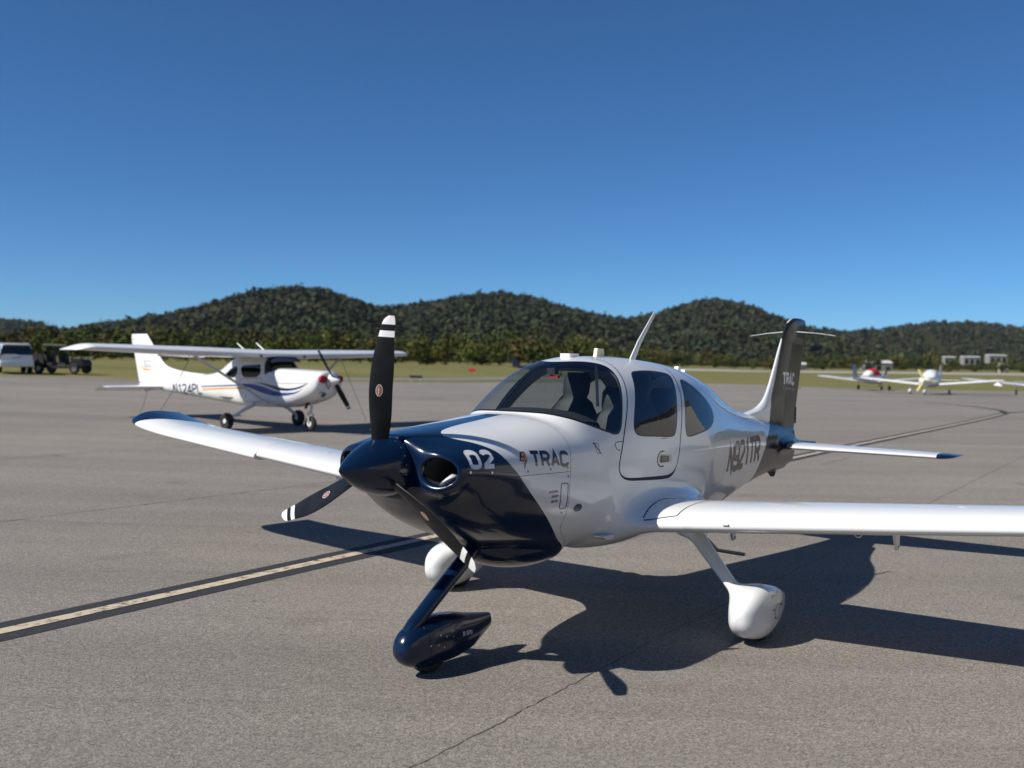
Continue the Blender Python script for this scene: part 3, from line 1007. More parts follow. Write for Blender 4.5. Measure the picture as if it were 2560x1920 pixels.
z = 0.5 + (70 + 30 * np.sin(3 * a) + 18 * np.sin(7 * a + 1)) * np.interp(t, [0, 0.5, 1.02], [0, 0.72, 1.0])
v, f, tt = crown_leaves(np.stack([x, y, z + 3], 1), rb2.uniform(8, 15, n), PALETTE[rb2.integers(0, 7, n)], 14)
tint_mesh('hillside_forest', v, f, tt, M_FOL, 'stuff')
bV = []; bF = []; bT = []; base = 0
for k in range(170):
    a = R(35) + (R(325) - R(35)) * (k + rb2.uniform(-0.4, 0.4)) / 170
    rr = rb2.uniform(240, 330); x, y = rr * math.sin(a), rr * math.cos(a)
    h = rb2.uniform(6, 12)
    v, f, tt = leaf_tree(x, y, gzf(x, y) - 0.3, h, h * rb2.uniform(1.0, 1.6), BELT[rb2.integers(0, 6)], 130, 0.6, 9000 + k)
    bV.append(v); bF.append(f + base); bT.append(tt); base += len(v)
tint_mesh('tree_belt', np.vstack(bV), np.vstack(bF), np.vstack(bT), M_FOL, 'stuff')
# =================================================================== the navy-nosed low-wing aeroplane (local x aft from the spinner tip, y left, z up)
AX, AY, AYAW = -1.0199, 6.0933, R(55.037)
SPZ = 1.405          # spinner height

B_TOP = pchip([0.42, 0.47, 0.55, 0.75, 1.17, 1.68, 2.3, 3.0, 4.2, 5.2, 5.8, 6.4, 7.0, 7.7],
              [1.585, 1.598, 1.608, 1.625, 1.658, 1.695, 1.70, 1.68, 1.63, 1.575, 1.535, 1.48, 1.42, 1.35])
B_BOT = pchip([0.42, 0.47, 0.55, 0.70, 0.90, 1.2, 1.5, 1.9, 2.4, 3.0, 3.6, 4.2, 4.8, 5.4, 6.0, 6.7, 7.3, 7.7],
              [1.215, 1.195, 1.14, 1.03, 0.93, 0.83, 0.765, 0.70, 0.655, 0.625, 0.61, 0.61, 0.635, 0.70, 0.785, 0.85, 0.88, 0.93])
B_W = pchip([0.42, 0.45, 0.50, 0.60, 0.80, 1.2, 1.7, 2.4, 3.2, 3.8, 4.4, 5.0, 5.6, 6.2, 6.8, 7.3, 7.7],
            [0.20, 0.25, 0.33, 0.42, 0.50, 0.56, 0.60, 0.63, 0.635, 0.60, 0.52, 0.42, 0.325, 0.245, 0.17, 0.10, 0.045])
B_ZC = pchip([0.42, 0.7, 1.2, 2.0, 3.2, 4.4, 5.4, 6.5, 7.7], [1.40, 1.36, 1.28, 1.24, 1.20, 1.20, 1.20, 1.18, 1.15])
B_N = pchip([0.42, 0.7, 1.2, 2.0, 3.2, 4.4, 5.4, 6.5, 7.7], [2.0, 2.25, 2.45, 2.7, 2.8, 2.5, 2.3, 2.2, 2.0])
C_TOP = pchip([1.55, 1.70, 1.82, 1.95, 2.1, 2.25, 2.45, 2.66, 3.05, 3.67, 4.05, 4.39, 4.71, 5.0, 5.22, 5.58, 5.8, 6.1],
              [1.50, 1.695, 1.80, 1.90, 1.99, 2.055, 2.10, 2.120, 2.122, 2.094, 2.058, 2.005, 1.932, 1.835, 1.745, 1.598, 1.53, 1.46])
C_W = pchip([1.55, 1.70, 1.85, 2.0, 2.25, 2.6, 3.1, 3.6, 4.0, 4.4, 4.8, 5.2, 5.6, 6.1],
            [0.36, 0.47, 0.53, 0.565, 0.60, 0.62, 0.625, 0.60, 0.56, 0.49, 0.40, 0.31, 0.23, 0.16])
C_N = pchip([1.55, 2.0, 2.6, 3.4, 4.4, 5.4, 6.1], [2.15, 2.2, 2.3, 2.35, 2.2, 2.0, 2.0])

def radial(y, z, zc, ht, hb, w, n):
    h = np.where(z > zc, ht, hb)
    a = np.abs(y) / w; b = np.abs(z - zc) / h
    q = (a ** n + b ** n) ** (1 / n)
    r_ = np.sqrt(y * y + (z - zc) ** 2)
    q = np.maximum(q, 1e-4)
    return np.where(r_ < 1e-4, -np.minimum(w, h), r_ * (1 - 1 / q))

W_LE = lambda y: 2.335 + 0.050 * np.abs(y)
W_Z = lambda y: 0.805 + 0.085 * np.abs(y)
W_CH = lambda y: 1.425 - 0.115 * np.abs(y)
FOIL = naca(40, 0.155, 0.025, 0.4)
# 2-D distance table of the wing section
_tc = np.linspace(-0.35, 1.35, 341); _tt = np.linspace(-0.5, 0.6, 221)
_TC, _TT = np.meshgrid(_tc, _tt, indexing='ij')
def _sd(poly, q):
    P = np.array(poly); bb = np.full(len(q), 1e9); inn = np.zeros(len(q), bool)
    for i in range(len(P)):
        a = P[i]; b = P[(i + 1) % len(P)]; ab = b - a
        t = np.clip(((q - a) @ ab) / max(ab @ ab, 1e-12), 0, 1)
        dd = q - a - t[:, None] * ab
        bb = np.minimum(bb, (dd * dd).sum(1))
        c = (a[1] > q[:, 1]) != (b[1] > q[:, 1])
        den = b[1] - a[1] if b[1] != a[1] else 1e-12
        inn ^= c & (q[:, 0] < (b[0] - a[0]) * (q[:, 1] - a[1]) / den + a[0])
    return np.where(inn, -1, 1) * np.sqrt(bb)
FTAB = _sd(FOIL, np.stack([_TC.ravel(), _TT.ravel()], 1)).reshape(_TC.shape)
def foil_dist(c, t):
    fi = np.clip((c + 0.35) / 0.005, 0, 339.999); fj = np.clip((t + 0.5) / 0.005, 0, 219.999)
    i = fi.astype(int); j = fj.astype(int); a = fi - i; b = fj - j
    return (FTAB[i, j] * (1 - a) * (1 - b) + FTAB[i + 1, j] * a * (1 - b) + FTAB[i, j + 1] * (1 - a) * b + FTAB[i + 1, j + 1] * a * b)

S_LE = lambda y: 6.70 + 0.15 * np.abs(y)
S_Z = lambda y: 1.165 - 0.017 * np.abs(y)
S_CH = lambda y: 0.86 - 0.15 * np.abs(y)
SFOIL = naca(24, 0.10, 0.0, 0.4)

INC, INZ = 0.365, 1.385     # air-inlet centre (y, z)

def hull_field(P):
    x, y, z = P[:, 0], P[:, 1], P[:, 2]
    ya = np.abs(y)
    zc = B_ZC(x); tp = B_TOP(x); bt = B_BOT(x)
    d = radial(y, z, zc, tp - zc, zc - bt, B_W(x), B_N(x))
    # canopy
    m = (x > 1.5) & (x < 6.15)
    if m.any():
        xm, ym, zm = x[m], y[m], z[m]
        c0 = 1.40
        dc = radial(ym, zm, c0, np.maximum(C_TOP(xm) - c0, 0.05), 0.35, C_W(xm), C_N(xm))
        dc = smax(dc, 1.56 - xm, 0.02)
        k = 0.035 + 0.20 * sstep(xm, 1.9, 2.6)
        d[m] = smin(d[m], dc, k)
    # nose inlets
    m = (x < 1.5)
    if m.any():
        xm, ym, zm = x[m], ya[m], z[m]
        cy = INC + 0.10 * sstep(xm, 0.5, 1.2) * 0.6
        sc = 1.0 - 0.55 * sstep(xm, 0.62, 1.35)
        dn = radial(ym - cy, zm - (INZ - 0.02 * sstep(xm, 0.5, 1.2)), 0.0, 0.128 * sc, 0.140 * sc, 0.158 * sc, 2.0)
        front = (0.445 - xm) * 0.90 + (ym - INC) * 0.42
        dn = smax(dn, front, 0.07)
        d[m] = smin(d[m], dn, 0.11)
        # rounded front face round the spinner back-plate
        d[m] = smax(d[m], 0.455 - xm, 0.03)
        hole = radial(ym - INC - 0.05 * (xm - 0.45), zm - INZ, 0.0, 0.083, 0.083, 0.112, 2.1)
        hole = smax(hole, xm - 0.80, 0.05)
        d[m] = smax(d[m], -hole, 0.028)
    # exhaust-outlet fairing under the cowling
    m = (x > 1.0) & (x < 2.3) & (z < 1.0)
    if m.any():
        xm, ym, zm = x[m], y[m], z[m]
        q = np.sqrt(((xm - 1.83) / 0.50) ** 2 + ((ym) / 0.36) ** 2 + ((zm - 0.745) / 0.175) ** 2)
        de = (q - 1) * 0.14
        de = smax(de, (xm - 1.985) + 0.45 * (zm - 0.7), 0.03)
        d[m] = smin(d[m], de, 0.05)
    # wing roots with their fillets
    m = (ya > 0.2) & (ya < 1.35) & (x > 1.8) & (x < 4.3) & (z < 1.5)
    if m.any():
        xm, ym, zm = x[m], ya[m], z[m]
        ch = W_CH(ym)
        dw = foil_dist((xm - W_LE(ym)) / ch, (zm - W_Z(ym)) / ch) * ch
        k = 0.02 + 0.26 * (1 - sstep(ym, 0.85, 1.12))
        d[m] = smin(d[m], dw, k)
    # tailplane fillets
    m = (ya < 0.6) & (x > 6.3)
    if m.any():
        xm, ym, zm = x[m], ya[m], z[m]
        cc = (xm - S_LE(ym)) / S_CH(ym)
        th = 0.052 * S_CH(ym) * np.sqrt(np.clip(cc, 0, 1)) * (1.25 - np.clip(cc, 0, 1)) * 1.6
        ds = np.sqrt(np.maximum(np.abs(zm - S_Z(ym)) - th, 0) ** 2 + np.maximum(np.abs(cc - 0.5) - 0.5, 0) ** 2 * S_CH(ym) ** 2) - 0.008
        ds = np.where(ds > 0, ds, np.abs(zm - S_Z(ym)) - th - 0.008)
        ds = smax(ds, ym - 0.34, 0.03)
        d[m] = smin(d[m], ds, 0.10)
    return d

SEAM = pchip([0.5, 1.0, 1.24, 1.30, 1.39, 1.50, 1.55, 1.60, 1.645, 1.70, 1.8], [1.64, 1.64, 1.641, 1.646, 1.662, 1.688, 1.687, 1.678, 1.645, 1.56, 1.56])
def seam_x(z):          # rear edge of the cowling: straight on the flanks, swept back underneath
    return SEAM(z) + 0.31 * sstep(-z, -0.95, -0.70)

cowl = PM(*surface_nets(hull_field, (0.40, -0.68, 0.50), (2.06, 0.68, 1.78), 0.0125))
cowl, _ = cowl.split(lambda P: P[:, 0] - seam_x(P[:, 2]))
hull = PM(*surface_nets(hull_field, (1.55, -1.20, 0.50), (7.62, 1.20, 2.22), 0.0195))
_, hull = hull.split(lambda P: P[:, 0] - seam_x(P[:, 2]) - 0.004)
hull, _ = hull.split(lambda P: np.abs(P[:, 1]) - 1.10)
# ---- paints
def paint(name, col, rough=0.22, coat=0.6):
    m = mat(name, col, rough=rough, coat=coat, spec=0.3)
    m.node_tree.nodes['Principled BSDF'].inputs['Coat Roughness'].default_value = 0.02
    return m
M_WHITE = paint('white_gloss_paint', (0.71, 0.72, 0.71))
add_noise_colour(M_WHITE, 1.7, (0.69, 0.70, 0.688), (0.722, 0.732, 0.722), 0.3, 0.7, detail=6)
M_NAVY = paint('navy_gloss_paint', (0.0026, 0.0125, 0.038), coat=0.45)
M_GRAPH = paint('graphite_gloss_paint', (0.020, 0.021, 0.023))
M_GRAPH.node_tree.nodes['Principled BSDF'].inputs['Coat Weight'].default_value = 0.12
M_GRAPH.node_tree.nodes['Principled BSDF'].inputs['Specular IOR Level'].default_value = 0.12
M_GAP = mat('dark_gap', (0.012, 0.012, 0.014), rough=0.7)
M_SEAL = mat('black_window_seal', (0.008, 0.008, 0.009), rough=0.35)
M_GLASS = glass_mat('tinted_acrylic', (0.80, 0.85, 0.86))
M_GLASSD = glass_mat('dark_tinted_acrylic', (0.60, 0.64, 0.65))
M_BLACKP = mat('satin_black_blade', (0.006, 0.0065, 0.008), rough=0.42, spec=0.22)
add_noise_colour(M_BLACKP, 9, (0.0055, 0.006, 0.0075), (0.0095, 0.010, 0.0115), 0.35, 0.7, rough_var=0.08)
M_BLADEW = mat('white_blade_band', (0.78, 0.78, 0.77), rough=0.4)
M_RUBBER = mat('tyre_rubber', (0.018, 0.018, 0.018), rough=0.8)
add_noise_colour(M_RUBBER, 14, (0.013, 0.013, 0.013), (0.032, 0.031, 0.030), 0.4, 0.75, bump=0.3, bscale=60)
M_METAL = mat('brushed_metal', (0.55, 0.55, 0.54), rough=0.35, metal=1.0)
M_DUCT = mat('inlet_duct', (0.012, 0.012, 0.012), rough=0.8)
M_INT = mat('cabin_charcoal', (0.022, 0.022, 0.024), rough=0.75)
M_TRIM = mat('cabin_beige_trim', (0.34, 0.32, 0.28), rough=0.7)
M_INK = mat('black_lettering', (0.012, 0.013, 0.018), rough=0.25, coat=0.6)
M_INKW = mat('silver_white_lettering', (0.66, 0.67, 0.70), rough=0.25, coat=0.6)
M_INKG = mat('grey_lettering', (0.32, 0.32, 0.33), rough=0.3)
M_GOLD = mat('amber_emblem', (0.72, 0.30, 0.025), rough=0.25, coat=0.6)
M_RED = mat('red_badge', (0.42, 0.035, 0.02), rough=0.4)
M_BADGE = mat('olive_badge', (0.20, 0.14, 0.05), rough=0.4)
M_LENS = mat('grey_lens', (0.10, 0.10, 0.095), rough=0.15, coat=1.0)

def multi_obj(name, parts, parent, label=None, mirror=True):
    """one object out of several (PM, material) pieces"""
    parts = [p for p in parts if p[0] is not None and len(p[0].F)]
    pm = parts[0][0]
    cnt = [len(parts[0][0].F)]
    for p in parts[1:]:
        pm = pm.merged(p[0]); cnt.append(len(p[0].F))
    mats = []
    for p in parts:
        if p[1] not in mats: mats.append(p[1])
    o = mesh_obj(name, pm.V, pm.F, mats, parent, normals=pm.N, mirror=mirror, label=label)
    mi = np.concatenate([np.full(c, mats.index(p[1])) for c, p in zip(cnt, parts)]).astype(np.int32)
    o.data.polygons.foreach_set('material_index', mi)
    return o

def grid_pm(rings, closed=True):
    """PM from rings with smooth normals"""
    n = len(rings[0]); V = np.vstack(rings)
    F = []
    m = n if closed else n - 1
    i, k = np.meshgrid(np.arange(len(rings) - 1), np.arange(m), indexing='ij')
    i = i.ravel(); k = k.ravel(); k2 = (k + 1) % n
    F = np.stack([i * n + k, i * n + k2, (i + 1) * n + k2, (i + 1) * n + k], 1)
    pm = PM(V, np.zeros_like(V), F)
    return calc_normals(pm)

def calc_normals(pm):
    V = pm.V; N = np.zeros_like(V)
    T = pm.tris()
    fn = np.cross(V[T[:, 1]] - V[T[:, 0]], V[T[:, 2]] - V[T[:, 0]])
    for j in range(3):
        np.add.at(N, T[:, j], fn)
    pm.N = N / np.maximum(np.linalg.norm(N, axis=1), 1e-12)[:, None]
    return pm

def fan_cap(ring, flip=False):
    c = ring.mean(0)
    V = np.vstack([ring, c]); n = len(ring)
    F = np.stack([np.arange(n), (np.arange(n) + 1) % n, np.full(n, n)], 1)
    if flip: F = F[:, ::-1]
    pm = calc_normals(PM(V, np.zeros_like(V), F))
    return pm

plane = empty('low_wing_aeroplane', (AX, AY, 0), AYAW,
              'large navy-nosed white low-wing aeroplane with three-blade propeller in the foreground', 'aeroplane')

def uv_cyl(P):
    ph = np.arctan2(np.abs(P[:, 1]), P[:, 2] - 1.30)
    return np.stack([P[:, 0], ph * 0.65], 1)
def cyl_poly(pts):
    return [(p[0], R(p[1]) * 0.65) for p in pts]
def smooth_closed(pts, it=2):
    return chaikin(pts, it, True)

WS = cyl_poly([(1.708, -20), (1.708, 20), (1.79, 43), (1.92, 55), (2.075, 62), (2.18, 66.0), (2.255, 68.5), (2.32, 66.5), (2.392, 57.0),
               (2.46, 48.5), (2.535, 39.5), (2.592, 31), (2.60, 23), (2.50, 16.5), (2.38, 11), (2.31, 4), (2.305, -5), (2.31, -20)])
sd_ws = poly_sdf(smooth_closed(WS))
DOOR = cyl_poly([(2.63, 9), (2.69, 16), (2.697, 24), (2.655, 31.5), (2.62, 37.6), (2.574, 44), (2.497, 52.4), (2.417, 60.7), (2.347, 69.1), (2.293, 77.6),
                 (2.252, 86), (2.254, 92.5), (2.315, 97.2), (2.40, 99.2), (2.58, 99.8), (2.91, 101.2), (3.06, 101.0), (3.135, 97), (3.155, 88.6), (3.218, 75.2), (3.366, 60.4),
                 (3.484, 48.3), (3.56, 38), (3.635, 28.5), (3.66, 20), (3.60, 12), (3.3, 9)])
sd_door = poly_sdf(smooth_closed(DOOR))
DWIN = cyl_poly([(2.80, 34), (2.86, 29.5), (3.0, 28.5), (3.2, 28.3), (3.46, 28.6), (3.56, 30), (3.52, 35), (3.454, 41), (3.345, 52.4), (3.24, 63.3),
                 (3.16, 71.5), (3.10, 74.3), (2.98, 74), (2.82, 73), (2.6, 72), (2.50, 70.5), (2.485, 66), (2.53, 60), (2.592, 53.7), (2.71, 43)])
sd_dwin = poly_sdf(smooth_closed(DWIN))
RWIN = cyl_poly([(3.66, 35.5), (3.73, 32.8), (3.82, 33.5), (3.966, 39), (4.137, 46), (4.22, 53), (4.17, 61.9), (4.0, 69.5), (3.80, 72.7), (3.57, 74.6), (3.39, 75.8), (3.345, 73.5),
                 (3.375, 67.5), (3.437, 60.5), (3.555, 47.1)])
sd_rwin = poly_sdf(smooth_closed(RWIN))
BDOOR = cyl_poly([(4.04, 121), (4.0, 100), (4.005, 84), (4.06, 77), (4.2, 73.5), (4.33, 75), (4.39, 82), (4.405, 95), (4.46, 111), (4.47, 121)])
sd_bdoor = poly_sdf(smooth_closed(BDOOR))

def keep(sd, w=0.0):
    return lambda P: sd(uv_cyl(P)) - w

# ---- cowling: navy nose, white flanks, split line between the halves
XB = pchip([0, 36, 44, 50, 57.4, 63.3, 68.2, 74.6, 80.6, 85.9, 94, 101.9, 109.8, 118.8, 128.1, 138.9, 146, 160, 180],
           [0.66, 0.68, 0.70, 0.73, 0.80, 0.864, 0.916, 0.960, 1.010, 1.07, 1.158, 1.241, 1.337, 1.458, 1.59, 1.76, 1.90, 2.05, 2.15])
HW = pchip([0.55, 0.66, 0.70, 0.76, 0.88, 1.03, 1.27, 1.6, 1.8], [0.36, 0.26, 0.215, 0.165, 0.128, 0.104, 0.085, 0.068, 0.06])
def navy_f(P):
    ph = np.degrees(np.arctan2(np.abs(P[:, 1]), P[:, 2] - 1.30))
    d1 = P[:, 0] - XB(ph)
    d2 = np.where((ph < 60) & (P[:, 2] > 1.3), np.abs(P[:, 1]) - HW(P[:, 0]), 1.0)
    return smin(d1, d2, 0.03)
def hole_f(P):
    return np.where(P[:, 0] < 0.85, radial(np.abs(P[:, 1]) - INC - 0.05 * (P[:, 0] - 0.45), P[:, 2] - INZ, 0.0, 0.083, 0.083, 0.112, 2.1), 1.0) - 0.004 \
        + np.clip(0.53 - P[:, 0] + 0.42 * (np.abs(P[:, 1]) - INC), 0, 1) * 2
duct, skin = cowl.split(hole_f)
nv, wh = skin.split(navy_f)
def zline(x): return 1.335 - 0.02 * (x - 0.7)
def split_band(pm, f, w, lim):
    """thin groove along f=0 where lim(P)<0; returns (rest pieces merged, groove)"""
    a, b = pm.split(lambda P: np.where(lim(P), f(P), 1.0) - w)
    c, g = a.split(lambda P: f(P) + w)
    return b.merged(c), g
side = lambda P: (P[:, 0] > 0.72)
nv, g1 = split_band(nv, lambda P: P[:, 2] - zline(P[:, 0]), 0.0018, side)
wh, g2 = split_band(wh, lambda P: P[:, 2] - zline(P[:, 0]), 0.0018, side)
cowling = multi_obj('cowling', [(wh, M_WHITE), (nv, M_NAVY), (duct, M_DUCT), (g1, M_GAP), (g2, M_GAP)], plane)
cowl_skin = wh.merged(nv)

# ---- fuselage: windows, doors, graphite tail
a, hull = hull.split(keep(sd_ws, 0.005))
wsg, ws_seal = a.split(keep(sd_ws, -0.011))
gw = lambda P: sd_door(uv_cyl(P)) - 0.006
a, hull = hull.split(gw)
door, gap = a.split(lambda P: sd_door(uv_cyl(P)) + 0.006 + 0.014 * sstep(-P[:, 2], -1.25, -1.19))  # dark gap band, widened along the sill to paint the bottom edge's shadow
a, door = door.split(keep(sd_dwin, 0.002))
dgl, dseal = a.split(keep(sd_dwin, -0.014))
a, hull = hull.split(keep(sd_rwin, 0.002))
rgl, rseal = a.split(keep(sd_rwin, -0.012))
a, hull = hull.split(keep(sd_bdoor, 0.0015))
bdoor, bgap = a.split(keep(sd_bdoor, -0.0015))
HX = lambda z: 7.165 + (z - 0.884) * 0.345
a, aft = hull.split(lambda P: P[:, 0] - HX(P[:, 2]) + 0.004)
hull = a
_, aft = aft.split(lambda P: P[:, 0] - HX(P[:, 2]) - 0.004)
TPX = pchip([0.80, 0.92, 1.03, 1.14, 1.25, 1.35, 1.45, 1.6], [5.87, 5.925, 5.985, 6.06, 6.20, 6.42, 6.75, 7.0])
graph, hull = hull.split(lambda P: TPX(P[:, 2]) - P[:, 0])
fuselage = multi_obj('fuselage', [(hull, M_WHITE), (graph, M_GRAPH), (bgap, M_GAP), (ws_seal, M_SEAL), (rseal, M_SEAL), (gap, M_GAP)], plane)
multi_obj('windscreen', [(wsg, M_GLASS)], plane)
for sgn, nm in ((1, ''), (-1, '')):
    half = lambda P: -P[:, 1] * sgn
    d_, _ = door.split(half); s_, _ = dseal.split(half); g_, _ = dgl.split(half); r_, _ = rgl.split(half); b_, _ = bdoor.split(half)
    dr = multi_obj('door', [(d_, M_WHITE), (s_, M_SEAL)], plane)
    g_.obj('window', M_GLASSD, dr)
    r_.obj('window', M_GLASSD, plane)
    b_.obj('baggage_door', M_WHITE, plane)
    if sgn > 0: door_l = dr

# inner lining of the cabin (offset inwards, open at the windows)
lin = hull.merged(door).merged(gap)
lin, _ = lin.split(lambda P: np.maximum(P[:, 0] - 4.45, 1.72 - P[:, 0]))
_, lin = lin.split(keep(sd_ws, 0.018)); _, lin = lin.split(keep(sd_dwin, 0.012)); _, lin = lin.split(keep(sd_rwin, 0.012))
lo_, up_ = lin.split(lambda P: P[:, 2] - 1.46)
lin = lin.offset(-0.03).flipped()
lo_ = lo_.offset(-0.03).flipped(); up_ = up_.offset(-0.03).flipped()
head_, pil_ = up_.split(lambda P: np.degrees(uv_cyl(P)[:, 1] / 0.65) - 24)
multi_obj('cabin_lining', [(lo_, M_INT), (pil_, M_TRIM), (head_, M_INT)], plane)

BV_ALL = cowl_skin.merged(hull).merged(door).merged(graph).merged(bdoor).merged(bgap).merged(gap)
BVH = BVHTree.FromPolygons([Vector(v) for v in BV_ALL.V], [tuple(int(i) for i in f if i >= 0) for f in BV_ALL.F])

def decal(name, V2, F, mapping, material, parent, direction=(0, -1, 0), off=0.0016, bvh=None, label=None):
    """project flat 2-D shapes onto the skin: mapping(u,v)->start point, cast along direction"""
    bvh = bvh or BVH
    D = Vector(direction)
    V = []; ok = []
    for u, v in V2:
        p = Vector(mapping(u, v))
        h = bvh.ray_cast(p, D)
        if h[0] is None:
            V.append(p + D * 2); ok.append(False); continue
        n = h[1]
        if n.dot(D) > 0: n = -n
        V.append(h[0] + n * off); ok.append(True)
    F = [f for f in F if all(ok[i] for i in f)]
    return mesh_obj(name, [tuple(v) for v in V], F, material, parent, smooth=False, mirror=True, label=label)

def side_map(x0, z0, ang=0.0, shear=0.0, sx=1.0):
    ca, sa = math.cos(ang), math.sin(ang)
    return lambda u, v: (x0 + (u * ca - v * sa) * sx + shear * v, 2.2, z0 + u * sa + v * ca)

def side_text(name, txt, x0, z0, h, length, th, material, parent, ang=0.0, slant=0.0, gap=0.17, shear=0.0, off=0.0016):
    G, w = text_glyphs(txt, h, th, 1.0, gap, slant)
    s = (length - th) / max(w, 1e-6)
    if h < 0.05: G = [sum(G, [])]            # tiny placards stay one print
    for L in G:
        L = [[(th / 2 + px * s, py) for px, py in l] for l in L]
        V2, F = stroke_mesh(L, th, seg=0.02)
        o = decal(name, V2, F, side_map(x0, z0, ang, shear), material, parent, off=off)
        if h < 0.05: o['kind'] = 'stuff'


# lettering on the left flank
side_text('letter', 'TRAC', 1.222, 1.372, 0.110, 0.41, 0.0235, M_INK, plane, ang=-0.055, gap=0.2, shear=0.10)
side_text('numeral', '02', 0.600, 1.404, 0.112, 0.235, 0.027, M_INKW, plane, ang=-0.03, gap=0.30, shear=0.15)
side_text('letter', 'N921TR', 4.56, 1.045, 0.30, 1.36, 0.060, M_GRAPH, plane, ang=0.0, gap=0.16, shear=-0.05)
for k, t in enumerate(('EXTERNAL', 'POWER', '28V DC')):
    ln = (0.105, 0.075, 0.075)[k]
    side_text('placard', t, 1.512 - ln, 1.185 - 0.034 * k, 0.017, ln, 0.0032, M_INK, plane, slant=0.2, gap=0.2)
# amber double-chevron emblem
def flat_poly(pts):
    return np.array(pts, float), [tuple(range(len(pts)))]
em_map = side_map(1.094, 1.374, -0.03, 0.08)
def fan_poly(pts, n=6):
    """triangulated polygon with subdivided edges, good for projecting on a curved skin"""
    P = []
    for i in range(len(pts)):
        a = np.array(pts[i]); b = np.array(pts[(i + 1) % len(pts)])
        for k in range(n): P.append(a + (b - a) * k / n)
    c = np.mean(P, axis=0)
    V = np.vstack([P, c]); m = len(P)
    return V, [(i, (i + 1) % m, m) for i in range(m)]
OUT = [(0.040, 0.105), (0.082, 0.107), (0.090, 0.062), (0.040, -0.004), (0.040, 0.046), (0.0, 0.050)]
V2, F = fan_poly(OUT); decal('emblem', V2, F, em_map, M_INK, plane, off=0.0014)
for pl in ([(0.046, 0.098), (0.076, 0.099), (0.082, 0.064), (0.066, 0.043), (0.063, 0.078), (0.037, 0.078)],
           [(0.031, 0.070), (0.056, 0.070), (0.060, 0.037), (0.046, 0.016), (0.046, 0.053), (0.013, 0.055)]):
    a = np.array(pl)
    # each chevron is two quads
    for q in ([0, 1, 4, 5], [1, 2, 3, 4]):
        V2, F = fan_poly([pl[i] for i in q], 3)
        decal('emblem', V2, F, em_map, M_GOLD, plane, off=0.0022)

def ring_decal(name, pts, w, mp, material, parent, off=0.0016, closed=True, **k):
    L = [list(map(tuple, pts)) + ([tuple(pts[0])] if closed else [])]
    V2, F = stroke_mesh(L, w, seg=0.012)
    return decal(name, V2, F, mp, material, parent, off=off, **k)
ident = side_map(0, 0)
# external power door, oval light, door handle, hinge, fuel mark, screws
ring_decal('power_door', round_poly([(1.540, 1.242), (1.622, 1.238), (1.622, 1.065), (1.545, 1.068)], 0.018), 0.009, ident, M_INK, plane)
ov = [(1.765 + 0.042 * math.cos(t), 1.052 + 0.024 * math.sin(t)) for t in np.linspace(0, 2 * math.pi, 24, endpoint=False)]
V2, F = fan_poly(ov, 1); decal('inspection_port', V2, F, ident, M_LENS, plane, off=0.003)
ring_decal('inspection_port', ov, 0.008, ident, M_INK, plane, off=0.004)
ring_decal('handle_mark', [(2.875 + 0.085 * math.cos(t), 1.325 + 0.060 * math.sin(t)) for t in np.linspace(R(70), R(290), 16)], 0.011, ident, M_INK, door_l, closed=False)
V2, F = fan_poly(round_poly([(2.83, 1.362), (3.03, 1.345), (3.03, 1.292), (2.83, 1.293)], 0.025), 1)
decal('door_handle', V2, F, ident, M_METAL, door_l, off=0.004)
V2, F = fan_poly(round_poly([(2.845, 1.352), (2.975, 1.340), (2.975, 1.300), (2.845, 1.303)], 0.012), 1)
decal('door_handle', V2, F, ident, M_LENS, door_l, off=0.006)
ring_decal('handle_mark', round_poly([(2.845, 1.352), (2.975, 1.340), (2.975, 1.300), (2.845, 1.303)], 0.012), 0.005, ident, M_INK, door_l, off=0.007)
ring_decal('hinge_cover', [(2.315, 1.490), (2.235, 1.487), (2.215, 1.465), (2.235, 1.435), (2.268, 1.424)], 0.006, ident, M_INK, plane, closed=False)
ring_decal('static_mark', round_poly([(2.000, 1.490), (2.035, 1.490), (2.035, 1.418), (2.000, 1.418)], 0.012), 0.004, ident, M_INK, plane)
ring_decal('static_mark', [(1.985, 1.495), (2.05, 1.412)], 0.010, ident, M_INK, plane, closed=False)
ring_decal('placard', [(2.88, 1.482), (2.985, 1.482)], 0.005, ident, M_RED, door_l, closed=False)
for sx, sz in ((0.600, 1.388), (0.795, 1.372), (1.17, 1.352), (1.42, 1.348), (1.617, 1.345), (1.62, 1.285), (1.585, 1.035)):
    c = [(sx + 0.0085 * math.cos(t), sz + 0.0085 * math.sin(t)) for t in np.linspace(0, 2 * math.pi, 10, endpoint=False)]
    V2, F = fan_poly(c, 1); decal('screw', V2, F, ident, M_METAL if sx < 1 else M_LENS, plane, off=0.0025)

# white disc added in each intake for the sunlit patch of duct floor
for s in (1, -1):
    m = MB()
    m.add(*loft([np.array([(0.545 + a * 0.075 * k, s * (0.405 + b * 0.050 * k), 1.325 + zz + 0.035 * b) for a, b in [(math.cos(t), math.sin(t)) for t in np.linspace(0, 2 * math.pi, 18, endpoint=False)]]) for k, zz in ((0.8, -0.012), (1.0, 0.0), (0.85, 0.012), (0.5, 0.016))], True, True))
    m.build('duct_sun_patch', M_WHITE, plane, mirror=True, ang=70)
